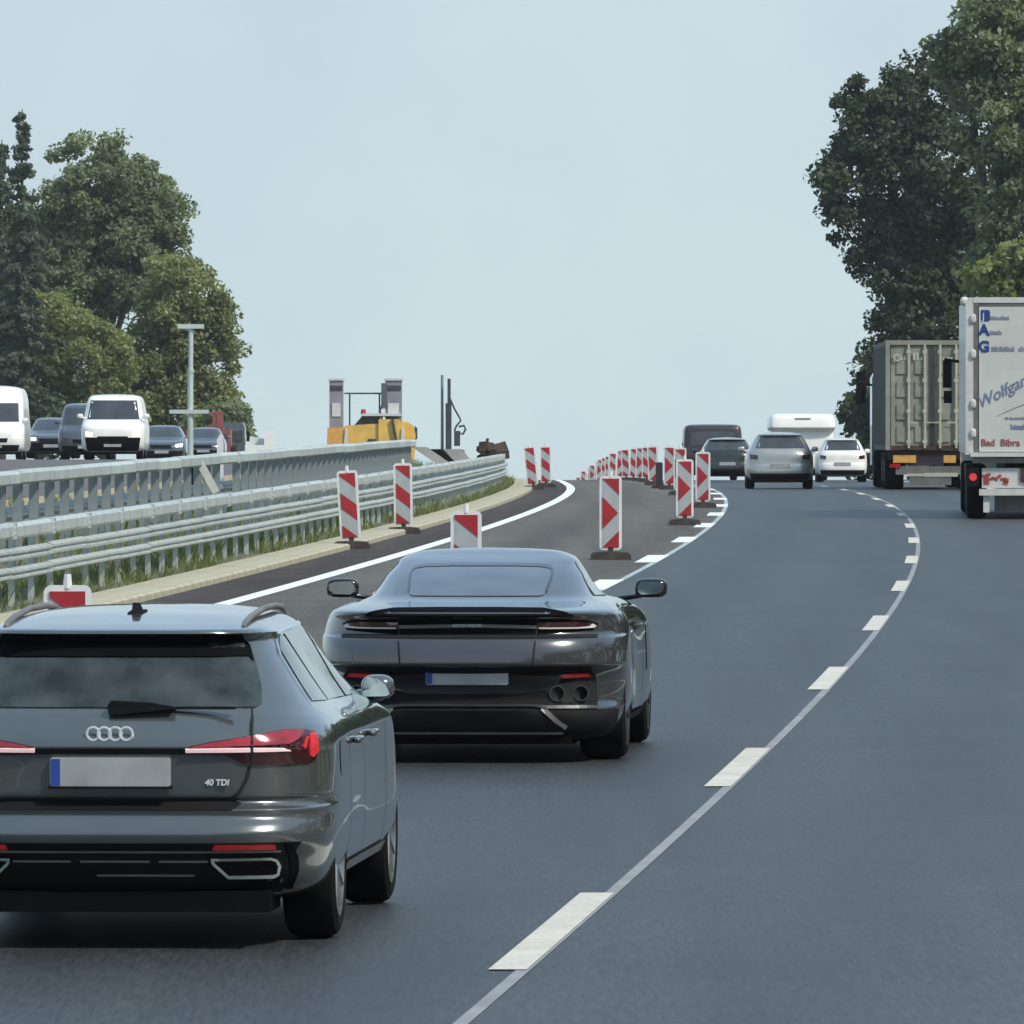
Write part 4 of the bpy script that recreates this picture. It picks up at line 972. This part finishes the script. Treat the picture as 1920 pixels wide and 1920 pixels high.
b = MB(); blob(b, (-W2-.02, .08, 3.93), (.16, .14, .17), 2.4); b.build('corner_lamp', 'pale_frame', e, 60)
b = MB(); b.box((.02, .0, 1.165), (2.42, .10, .075)); b.build('rear_beam', 'pale_frame', e)
b = MB(); b.box((0, .10, 1.06), (2.3, .14, .10)); b.build('sub_frame', 'grey_frame', e)
b = MB(); b.box((0, 6.5, .96), (1.1, 12, .20)); b.build('chassis', 'black_plastic', e)
b = MB(); b.box((.02, .12, .74), (2.0, .04, .36)); bd = b.build('tail_board', 'box_white', e)
for sg in (-1, 1):
    b = MB(); b.box((sg*1.14, .10, .76), (.22, .10, .34)); tl = b.build('lamp_housing', 'black_plastic', e)
    b = MB(); b.cyl((sg*1.14, .03, .76), (sg*1.14, .06, .76), .07, n=14); b.build('tail_lamp', 'lamp_bright', tl, 40)
r = random.Random(9)
b = MB()
for k in range(7): b.box((-.93+k*.065, .095, .78-.012*k+.04*math.sin(k*1.9)), (.085, .008, .05), (0, r.uniform(-.6, .6), 0))
b.box((-.90, .095, .70), (.10, .008, .16)); b.box((-.55, .095, .68), (.09, .008, .13), (0, .3, 0)); b.build('red_mark', 'red_print', bd)
b = MB(); b.box((-.22, .085, .80), (.13, .04, .26)); b.box((-.10, .085, .70), (.26, .04, .10)); b.box((.35, .085, .78), (.10, .04, .2)); b.build('dark_bracket', 'rust', e)
b = MB(); b.box((.02, .02, .485), (2.1, .09, .115)); b.build('underride_bar', 'pale_frame', e)
for xx in (-.90, .90):
    b = MB(); b.box((xx, .06, .28), (.11, .04, .32)); b.build('mudflap_strip', 'pale_frame', e)
b = MB(); b.box((0, .5, .30), (1.5, .03, .34)); b.build('spray_flap', 'grey_frame', e)
for sg in (-1, 1):
    for y in (1.0, 2.3, 3.6, 11.5): wheel(e, sg*1.25, y, .50, .36, 'grey_frame', 8, .56)
    b = MB(); b.box((sg*1.2, 2.3, .85), (.12, 3.9, .28)); b.build('mudguard', 'black_plastic', e)
    b = MB(); b.tube([(sg*1.22, 13.4, 2.9), (sg*1.55, 13.4, 2.95)], .03); b.box((sg*1.49, 13.4, 2.66), (.17, .14, .52)); b.box((sg*1.48, 13.4, 2.22), (.16, .14, .24)); b.build('door_mirror', 'black_plastic', e)
b = MB(); b.prism([(-1.22, .6), (1.22, .6), (1.22, 3.2), (1.0, 3.7), (-1.0, 3.7), (-1.22, 3.2)], 13.2, 15.4); b.build('cab', 'white_paint', e)
DX = .002
rr = round_rect(.19, .205, .04, 3, -.93, 3.675); rr = [(x, z) if z < 3.69 else (x, min(z, 3.775)) for x, z in rr]
b = MB(); b.prism(rr, DX, .012); b.build('letter_block', 'blue_print', e)
text('lettering', 'J', .17, 'box_white', e, (-.975, 0, 3.605), offset=.002)
text('lettering', 'A', .27, 'blue_print', e, (-1.035, DX, 3.325), offset=.012)
text('lettering', 'G', .27, 'blue_print', e, (-1.045, DX, 3.025), offset=.012)
def ticks(x0, x1, z, h, m, seed, slope=0.):
    """lines of print too small to read: little strokes of uneven height"""
    r = random.Random(seed); b = MB(); x = x0
    while x < x1:
        w = r.uniform(.012, .03); hh = h*r.uniform(.55, 1)
        b.box((x, DX+.003, z+hh/2+slope*(x-x0)), (w, .006, hh)); x += w+r.uniform(.004, .012)
    return b.build('small_print', m, e)
ticks(-.82, -.48, 3.60, .075, 'grey_print', 1); ticks(-.82, -.62, 3.33, .08, 'grey_print', 2); ticks(-.80, -.38, 3.03, .095, 'grey_print', 3); ticks(-.31, .1, 3.03, .095, 'grey_print', 4)
ticks(-.55, .2, 1.80, .05, 'grey_print', 5); ticks(-.45, .1, 1.62, .10, 'slate_print', 6)
text('lettering', 'Wolfgang', .29, 'slate_print', e, (-1.03, DX, 1.99), rot=(math.pi/2, math.radians(-27), 0), shear=.35, offset=.003)
b = MB()
sw = [(-.72+t*1.25, 1.86+.62*t-.22*t*t) for t in np.linspace(0, 1, 12)]
b.prism([(x, z+.02*k/11.) for k, (x, z) in enumerate(sw)]+[(x, z-.015*k/11.-.004) for k, (x, z) in reversed(list(enumerate(sw)))], DX, .012); b.build('swoosh', 'grey_print', e)
text('lettering', 'Bad  Bibra', .17, 'red_print', e, (-1.0, DX, 1.325), offset=.003)

# ------------------------------------------------------------------ container lorry
d = 262.0; s = FOC/d
e = empty('container_lorry', (place(1748, d), d, fz(d)), (grade(d), 0, -heading(d)-.002), 'olive green shipping container on a lorry, doors facing back', 'lorry')
zb, zt_ = 1.03, 3.90
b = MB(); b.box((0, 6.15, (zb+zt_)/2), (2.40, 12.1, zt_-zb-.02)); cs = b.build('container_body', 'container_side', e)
for k in range(36):
    for sg in (-1, 1):
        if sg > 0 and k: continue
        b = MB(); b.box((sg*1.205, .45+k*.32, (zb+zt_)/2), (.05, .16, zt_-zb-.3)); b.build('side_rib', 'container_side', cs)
for sg in (-1, 1):
    b = MB(); b.box((sg*1.16, .06, (zb+zt_)/2), (.12, .14, zt_-zb)); b.build('corner_post', 'container', e)
    dr = MB(); dr.box((sg*.56, .07, (zb+zt_)/2-.02), (1.04, .06, zt_-zb-.24)); dr = dr.build('door', 'container', e)
    for k, zc in enumerate((1.44, 2.03, 2.62, 3.22)):
        for xx in (.30, .78):
            b = MB(); b.box((sg*xx, .03, zc), (.30, .045, .40)); b.build('door_panel', 'container', dr)
    for xx in (.20, .62):
        b = MB(); b.cyl((sg*xx, -.03, zb+.05), (sg*xx, -.03, zt_-.12), .033, n=8); rd = b.build('lock_rod', 'lock_rod', dr, 40)
        for z in (1.25, 2.05, 2.85, 3.6): b = MB(); b.box((sg*xx, -.03, z), (.11, .06, .09)); b.build('rod_guide', 'lock_rod', rd)
        b = MB(); b.box((sg*(xx-.12), -.045, 1.75), (.26, .03, .035)); b.build('door_lever', 'lock_rod', rd)
b = MB(); b.box((0, .05, zt_-.06), (2.2, .12, .12)); b.build('top_beam', 'container', e)
b = MB(); b.box((0, .05, zb+.06), (2.2, .12, .12)); b.build('bottom_beam', 'rust', e)
b = MB(); b.box((0, .02, (zb+zt_)/2), (.11, .05, zt_-zb-.3)); b.build('door_gasket', 'asphalt_edge', e)
text('lettering', 'C', .26, 'lock_rod', e, (-1.02, -.012, 3.36), offset=.012)
b = MB()
for k, (xx, h) in enumerate(((-.80, .10), (-.70, .12), (-.47, .20), (-.38, .20), (-.27, .08), (.30, .08), (.42, .08), (.50, .08))): b.box((xx, -.002, 3.38+h/2), (.07, .006, h))
b.build('lettering_blocks', 'lock_rod', e)
b = MB(); b.box((0, 6.2, .88), (1.0, 12, .26)); b.box((0, .25, .90), (2.3, .25, .22)); b.build('chassis', 'rust', e)
for (x0, x1, z0, z1, m) in ((-1.02, -.42, .70, .90, 'orange'), (.30, .62, .70, .90, 'orange'), (-.40, .28, .72, .88, 'maroon_paint')):
    b = MB(); b.box(((x0+x1)/2, .09, (z0+z1)/2), (x1-x0, .05, z1-z0)); b.build('warning_panel', m, e)
b = MB(); b.box((-.97, .09, .62), (.28, .05, .10)); b.build('tail_lamp', 'lamp_red', e)
b = MB(); b.box((.97, .09, .62), (.28, .05, .10)); b.build('tail_lamp', 'lamp_red', e)
b = MB(); b.box((0, .12, .50), (1.9, .05, .22)); b.build('rear_panel', 'grey_frame', e)
b = MB(); b.box((-.45, .08, .38), (.42, .04, .07)); b.box((.22, .08, .385), (.9, .04, .10)); b.build('plate_strip', 'lock_rod', e)
b = MB(); b.box((-.05, .10, .23), (1.1, .05, .22)); b.build('underride_bar', 'grey_frame', e)
for sg in (-1, 1):
    for y in (1.2, 2.5, 3.8, 12.0): wheel(e, sg*1.22, y, .50, .50, 'grey_frame', 8, .56)
    b = MB(); b.box((sg*1.0, .6, .84), (.52, .9, .14)); b.build('mudguard', 'black_plastic', e)
    b = MB(); b.tube([(sg*1.2, 13.6, 2.8), (sg*1.62, 13.5, 2.85)], .03); b.box((sg*1.52, 13.5, 2.55), (.26, .16, .55)); b.box((sg*1.52, 13.5, 3.05), (.24, .16, .25)); b.build('door_mirror', 'black_plastic', e)
b = MB(); b.prism([(-1.22, .6), (1.22, .6), (1.22, 3.0), (1.0, 3.4), (-1.0, 3.4), (-1.22, 3.0)], 13.2, 15.2); b.build('cab', 'blue_grey_paint', e)

# ------------------------------------------------------------------ road works beyond the barriers
d = 375.0; s = FOC/d
e = empty('paving_machine', (place(695, d), d, fz(d)+.62), (0, 0, 0), 'yellow paving machine with two tall grey columns on the works site', 'construction machine')
bz = fz(d)+.62
def lx(px): return (px-695)/s
def lz(py): return EYE+(HOR-py)/s-bz
b = MB(); b.prism([(lx(612), .05), (lx(645), .05), (lx(645), lz(802)), (lx(614), lz(802))], 0, 2.6); b.build('side_tank', 'orange', e, 30)
b = MB(); b.prism([(lx(646), .15), (lx(712), .15), (lx(712), lz(794)), (lx(646), lz(798))], .1, 3.2); b.build('engine_body', 'yellow', e, 30)
b = MB(); b.prism([(lx(710), .10), (lx(756), .10), (lx(757), lz(797)), (lx(748), lz(786)), (lx(710), lz(786))], 0, 3.4); b.build('side_body', 'yellow', e, 30)
b = MB(); b.box((lx(697), .08, lz(828)), (.28, .06, .2)); b.build('hatch', 'dark_steel', e)
b = MB(); b.prism([(lx(742), lz(834)), (lx(747), lz(834)), (lx(738), lz(786)), (lx(733), lz(786))], -.12, -.04); b.build('ladder', 'dark_steel', e)
b = MB(); b.tube([(lx(716), .3, lz(786)), (lx(712), .2, lz(770)), (lx(718), .25, lz(755))], .04, 6); b.build('hose', 'dark_steel', e, 50)
b = MB(); b.prism([(lx(676), lz(780)), (lx(753), lz(780)), (lx(750), lz(775)), (lx(680), lz(775))], 0, 3.0); b.build('deck', 'pale_frame', e)
b = MB(); b.prism([(lx(664), lz(797)), (lx(710), lz(797)), (lx(710), lz(781)), (lx(678), lz(781))], .3, 1.6); b.build('deck_gap_block', 'dark_steel', e)  # dark block stands in for the dark gap under the deck
b = MB(); b.prism([(lx(752), .1), (lx(776), .1), (lx(779), lz(815)), (lx(775), lz(798)), (lx(764), lz(791)), (lx(752), lz(789))], .5, 1.9); b.build('end_housing', 'yellow', e, 40)
b = MB(); b.prism([(lx(776), lz(826)), (lx(782), lz(822)), (lx(782), lz(802)), (lx(777), lz(798))], .8, 1.5); b.build('end_cap', 'dark_steel', e, 40)
for (p0, p1, n) in ((617, 643, 'column'), (722, 753, 'column')):
    b = MB(); b.prism([(lx(p0), lz(835)), (lx(p1), lz(835)), (lx(p1), lz(712)), (lx(p0), lz(712))], .5, 1.2); c = b.build(n, 'column_grey', e)
    b = MB(); b.box(((lx(p0)+lx(p1))/2, .49, lz(727)), (lx(p1)-lx(p0)-.06, .04, .18)); b.build('slot', 'dark_steel', c)
    b = MB(); b.box(((lx(p0)+lx(p1))/2, .85, lz(711)), (lx(p1)-lx(p0)+.1, .8, .08)); b.build('cap', 'pale_frame', c)
    b = MB(); b.box(((lx(p0)+lx(p1))/2, .48, lz(768)), (lx(p1)-lx(p0)-.2, .03, .5)); b.build('panel', 'pale_frame', c)
b = MB(); b.box((lx(720), .45, lz(742)), (.22, .3, .95)); b.build('cab_glass', 'blue_grey_paint', e)
for p in (655, 711):
    b = MB(); b.cyl((lx(p), .8, lz(802)), (lx(p), .8, lz(737)), .03, n=8); b.build('rail_post', 'dark_steel', e)
b = MB(); b.cyl((lx(645), .8, lz(737)), (lx(722), .8, lz(737)), .03, n=8); b.build('hand_rail', 'dark_steel', e)
b = MB(); b.cyl((lx(681), .6, lz(776)), (lx(681), .6, lz(767)), .11, .08, 10); b.build('warning_light', 'red_sheet', e, 40)
for p in (648, 754):
    b = MB(); b.prism([(lx(p-3), lz(834)), (lx(p+5), lz(834)), (lx(p+4), lz(803)), (lx(p-1), lz(803))], -.06, .0); b.build('marker_board', 'pale_frame', e)
for sg in (-1, 1):
    b = MB(); b.prism([(.1, 0), (3.2, 0), (3.5, .25), (3.2, .5), (.1, .5), (-.1, .25)], sg*1.0-.2, sg*1.0+.2, 'x'); b.build('track', 'rubber', e)
d = 366.0; s = FOC/d
e = empty('drilling_rig', (place(842, d), d, fz(d)+.6), (0, 0, 0), 'slim dark drilling mast with hoses right of the yellow machine', 'construction machine')
bz = fz(d)+.6
def lx(px): return (px-842)/s
b = MB(); b.cyl((lx(829), .3, 0), (lx(829), .3, lz(703)), .06, .05, 8); b.build('rod', 'column_grey', e, 40)
b = MB(); b.box((lx(842), 0, (lz(710)+lz(770))/2), (.12, .14, lz(710)-lz(770))); b.box((lx(841), 0, (lz(756)+lz(850))/2), (.22, .2, lz(756)-lz(850))); b.build('mast', 'dark_steel', e)
b = MB(); b.tube([(lx(844), 0, lz(748)), (lx(852), .05, lz(766)), (lx(861), .05, lz(782)), (lx(864), 0, lz(789)), (lx(856), 0, lz(798)), (lx(852), 0, lz(808))], .035, 6); b.build('hose', 'dark_steel', e, 50)
b = MB(); b.tube([(lx(860), 0, lz(800)), (lx(870), 0, lz(798)), (lx(873), 0, lz(805)), (lx(868), 0, lz(814)), (lx(862), 0, lz(812))], .04, 6); b.build('hose', 'dark_steel', e, 50)
b = MB(); b.box((lx(857), .1, lz(822)), (.22, .3, .55)); b.box((lx(845), .3, .15), (1.0, 1.6, .7)); b.build('base', 'dark_steel', e)

# ------------------------------------------------------------------ trees
def leaf_mesh(name, clumps, per, size, seed, spread, up=.45):
    """clumps: array (n, 5) of x, y, z, radius, tint"""
    r = np.random.default_rng(seed); n = len(clumps)*per
    c = np.repeat(clumps, per, axis=0)
    u = r.normal(size=(n, 3)); u /= np.linalg.norm(u, axis=1)[:, None]
    p = c[:, :3]+u*(c[:, 3]*r.random(n)**.45)[:, None]*np.array([1, 1, .75])*spread
    nr = u*.6+r.normal(size=(n, 3))*.7; nr[:, 2] += up; nr /= np.linalg.norm(nr, axis=1)[:, None]
    t = np.cross(nr, r.normal(size=(n, 3))); t /= np.linalg.norm(t, axis=1)[:, None]; b = np.cross(nr, t)
    s = size*(.55+.9*r.random(n))
    t *= s[:, None]; b *= (s*.62)[:, None]
    v = np.stack([p-t, p-b*.9, p+t, p+b], 1)
    me = bpy.data.meshes.new(name); me.vertices.add(n*4); me.vertices.foreach_set('co', v.reshape(-1).astype(np.float32))
    me.loops.add(n*4); me.loops.foreach_set('vertex_index', np.arange(n*4, dtype=np.int32))
    me.polygons.add(n); me.polygons.foreach_set('loop_start', np.arange(0, n*4, 4, dtype=np.int32)); me.polygons.foreach_set('loop_total', np.full(n, 4, np.int32))
    me.update(calc_edges=True)
    at = me.attributes.new('tint', 'FLOAT', 'POINT'); at.data.foreach_set('value', np.repeat(np.clip(c[:, 4]+r.normal(0, .16, n), 0, 1), 4).astype(np.float32))
    return me
def tree(name, px, d, lobes, label, group, m, seed, per=120, size=.16, clump_r=.95, density=1.0, trunk_h=None, cat='tree'):
    """lobes given in picture pixels: (px centre, py centre, half width, half height); they become round lobes at the tree's own distance"""
    s = FOC/d; r = np.random.default_rng(seed)
    x0, g = place(px, d), fz(d)-.5
    e = empty(name, (x0, d, g), (0, 0, 0), label, cat, group)
    cl = []; limbs = []
    for (cx, cy, rx, ry) in lobes:
        X, Z, A, B = (cx-px)/s, EYE+(HOR-cy)/s-g, rx/s, ry/s; Y = r.uniform(-.5, .5)*A; C = A*r.uniform(.8, 1.1)
        area = 4*math.pi*((A*B)**1.6/3+(A*C)**1.6/3+(B*C)**1.6/3)**(1/1.6)
        n = int(area*.74*density)+6
        u = r.normal(size=(n, 3)); u /= np.linalg.norm(u, axis=1)[:, None]
        rad = np.where(r.random(n) < .66, r.uniform(.82, 1.06, n), r.uniform(.35, .8, n))
        bumps = 1+.13*np.sin(u[:, 0]*7+seed)*np.cos(u[:, 2]*6+cx)
        P = u*rad[:, None]*bumps[:, None]*np.array([A, C, B])+np.array([X, Y, Z])
        tint = np.clip(r.normal(.42, .24, n)+.12*u[:, 2], 0, 1)
        cl.append(np.c_[P, clump_r*r.uniform(.55, 1.25, n), tint])
        limbs.append((X, Y, Z, A, B))
    cl = np.concatenate(cl); cl = cl[cl[:, 2] > .8]
    link('crown', leaf_mesh('crown', cl, per, size, seed+1, 1.0), m, e)
    b = MB(); top = max(l[2] for l in limbs); tr = .018*top+.12
    b.tube([(0, 0, -.3), (.1, 0, top*.25), (-.1, .1, top*.5), (0, 0, top*.8)], [tr*1.25, tr, tr*.75, tr*.3], 9)
    b.build('trunk', 'bark', e, 50)
    for k, (X, Y, Z, A, B) in enumerate(limbs):
        b = MB(); zs = max(1.5, min(Z-B*.6, top*.55))
        b.tube([(0, 0, zs*.8), (X*.45, Y*.45, zs*.8+(Z-zs*.8)*.5), (X*.9, Y*.9, Z), (X*1.05+A*.3, Y, Z+B*.45)], [tr*.5, tr*.36, tr*.22, .04], 6); b.build('limb', 'bark', e, 50)
    return e
GL = 'trees beyond the opposite carriageway'; GR = 'trees on the right of the road'
tree('broadleaf_tree', 200, 640, [(165, 345, 85, 85), (250, 370, 78, 78), (290, 430, 62, 90), (120, 440, 90, 95), (215, 490, 120, 90), (110, 560, 100, 90)], 'tall dark green tree with the highest broad crown on the left', GL, 'leaf_mid', 11)
tree('broadleaf_tree', 345, 625, [(330, 560, 85, 80), (390, 600, 48, 60), (375, 690, 68, 80), (290, 660, 80, 85), (400, 770, 52, 50), (330, 770, 80, 60), (240, 740, 80, 80)], 'yellowish green tree at the right end of the left wood', GL, 'leaf_yellow', 21)
tree('broadleaf_tree', 70, 610, [(60, 620, 95, 80), (150, 680, 95, 85), (40, 730, 90, 80), (170, 780, 90, 60), (90, 800, 90, 60)], 'low mixed green tree behind the oncoming vans', GL, 'leaf_yellow', 31)
tree('broadleaf_tree', -40, 660, [(-30, 560, 95, 100), (-60, 690, 110, 100), (30, 470, 60, 75)], 'dark green tree at the left picture edge behind the conifer', GL, 'leaf_dark', 37)
tree('shrub', 425, 600, [(425, 800, 30, 45), (445, 830, 18, 22), (395, 820, 40, 35)], 'small bush at the foot of the left wood beside the sky', GL, 'leaf_mid', 47, size=.22, cat='bush')
# conifer with a thin, ragged top
def conifer(px, d, ytop, label, seed):
    s = FOC/d; g = fz(d)-.5; r = np.random.default_rng(seed); H = EYE+(HOR-ytop)/s-g
    e = empty('conifer_tree', (place(px, d), d, g), (0, 0, 0), label, 'tree', GL)
    b = MB(); b.tube([(0, 0, -.3), (0, 0, H*.5), (.05, 0, H)], [.34, .2, .03], 8); b.build('trunk', 'bark', e, 50)
    cl = []
    z = H*.25
    while z < H-.2:
        L = .35+(H-z)*.13*r.uniform(.45, 1.25)
        for k in range(int(4+r.integers(0, 3))):
            if z > H*.72 and r.random() < .35: continue
            a = r.uniform(0, 2*math.pi)
            for t in np.arange(.1, 1.01, .28/max(L, .3)):
                cl.append((math.cos(a)*L*t, math.sin(a)*L*t, z-.22*L*t*t+r.normal(0, .06), .34-.12*t, np.clip(r.normal(.4, .22), 0, 1)))
        z += r.uniform(.30, .62)
    link('crown', leaf_mesh('crown', np.array(cl), 26, .17, seed, 1.0, .2), 'leaf_blue', e)
conifer(40, 600, 205, 'slim conifer with a ragged pointed top at the left', 51)
conifer(2, 606, 262, 'second conifer cut by the left picture edge', 57)
# right-hand wood
tree('broadleaf_tree', 1720, 520, [(1640, 230, 70, 85), (1600, 330, 68, 80), (1720, 190, 80, 90), (1760, 330, 110, 110), (1650, 440, 72, 80), (1700, 530, 75, 90), (1800, 470, 90, 100), (1690, 640, 60, 75), (1780, 620, 90, 90)], 'big dark tree leaning towards the road above the container lorry', GR, 'leaf_dark', 61, density=1.05)
tree('broadleaf_tree', 1880, 505, [(1860, 70, 75, 90), (1940, 40, 100, 110), (1800, 130, 60, 70), (1900, 220, 100, 100), (1950, 380, 110, 120), (1880, 500, 70, 80)], 'tallest tree, running out of the top right corner', GR, 'leaf_mid', 71)
tree('broadleaf_tree', 1910, 420, [(1880, 530, 48, 42), (1930, 520, 60, 60), (1960, 600, 90, 80)], 'yellowing bush top showing above the white box lorry', GR, 'leaf_yellow', 81, size=.2, cat='bush')
tree('shrub', 1640, 545, [(1612, 790, 24, 45), (1640, 740, 30, 60), (1665, 800, 50, 60), (1625, 850, 30, 40)], 'dark shrub between the white car and the container lorry', GR, 'leaf_dark', 91, size=.22, cat='bush')
tree('broadleaf_tree', 1760, 560, [(1740, 720, 70, 80), (1800, 760, 80, 80), (1700, 830, 60, 60)], 'dark undergrowth tree hidden behind the container lorry', GR, 'leaf_dark', 95)

# ------------------------------------------------------------------ thin haze over the whole scene
hb = MB(); hb.box((0, 950, 3), (2500, 2800, 90))
hz = hb.build('haze', None)
hm = bpy.data.materials.new('haze'); hm.use_nodes = True
hn, hl = hm.node_tree.nodes, hm.node_tree.links; hn.clear()
pv = hn.new('ShaderNodeVolumePrincipled'); pv.inputs['Color'].default_value = (.93, .96, 1, 1); pv.inputs['Density'].default_value = HAZE; pv.inputs['Anisotropy'].default_value = .3
ho = hn.new('ShaderNodeOutputMaterial'); hl.new(pv.outputs[0], ho.inputs['Volume'])
hz.data.materials.append(hm); tag(hz, 'pale even haze over the whole road', 'haze', kind='stuff')
# the wood goes on along the right verge, outside the picture; it is what the cars' flanks mirror
def roadside_wood(n, o0, o1, d0, d1, h, seed):
    r = np.random.default_rng(seed)
    cd = r.uniform(d0, d1, n); co = r.uniform(o0, o1, n)
    hh = h*(.65+.35*np.sin(cd*.21+seed)*np.sin(cd*.057))
    cz = r.random(n)**.8*hh
    cl = np.c_[XL(cd)+co, cd, zr(cd)+cz-.2, r.uniform(.6, 1.2, n), np.clip(r.normal(.4, .22, n), 0, 1)]
    o = link('roadside_wood', leaf_mesh('roadside_wood', cl, 14, .38, seed, 1.0), 'leaf_dark')
    return tag(o, 'dark leafy wood along the right verge beside the lorries', 'wood', kind='stuff')
roadside_wood(3600, 10, 16, -40, 330, 10, 5)
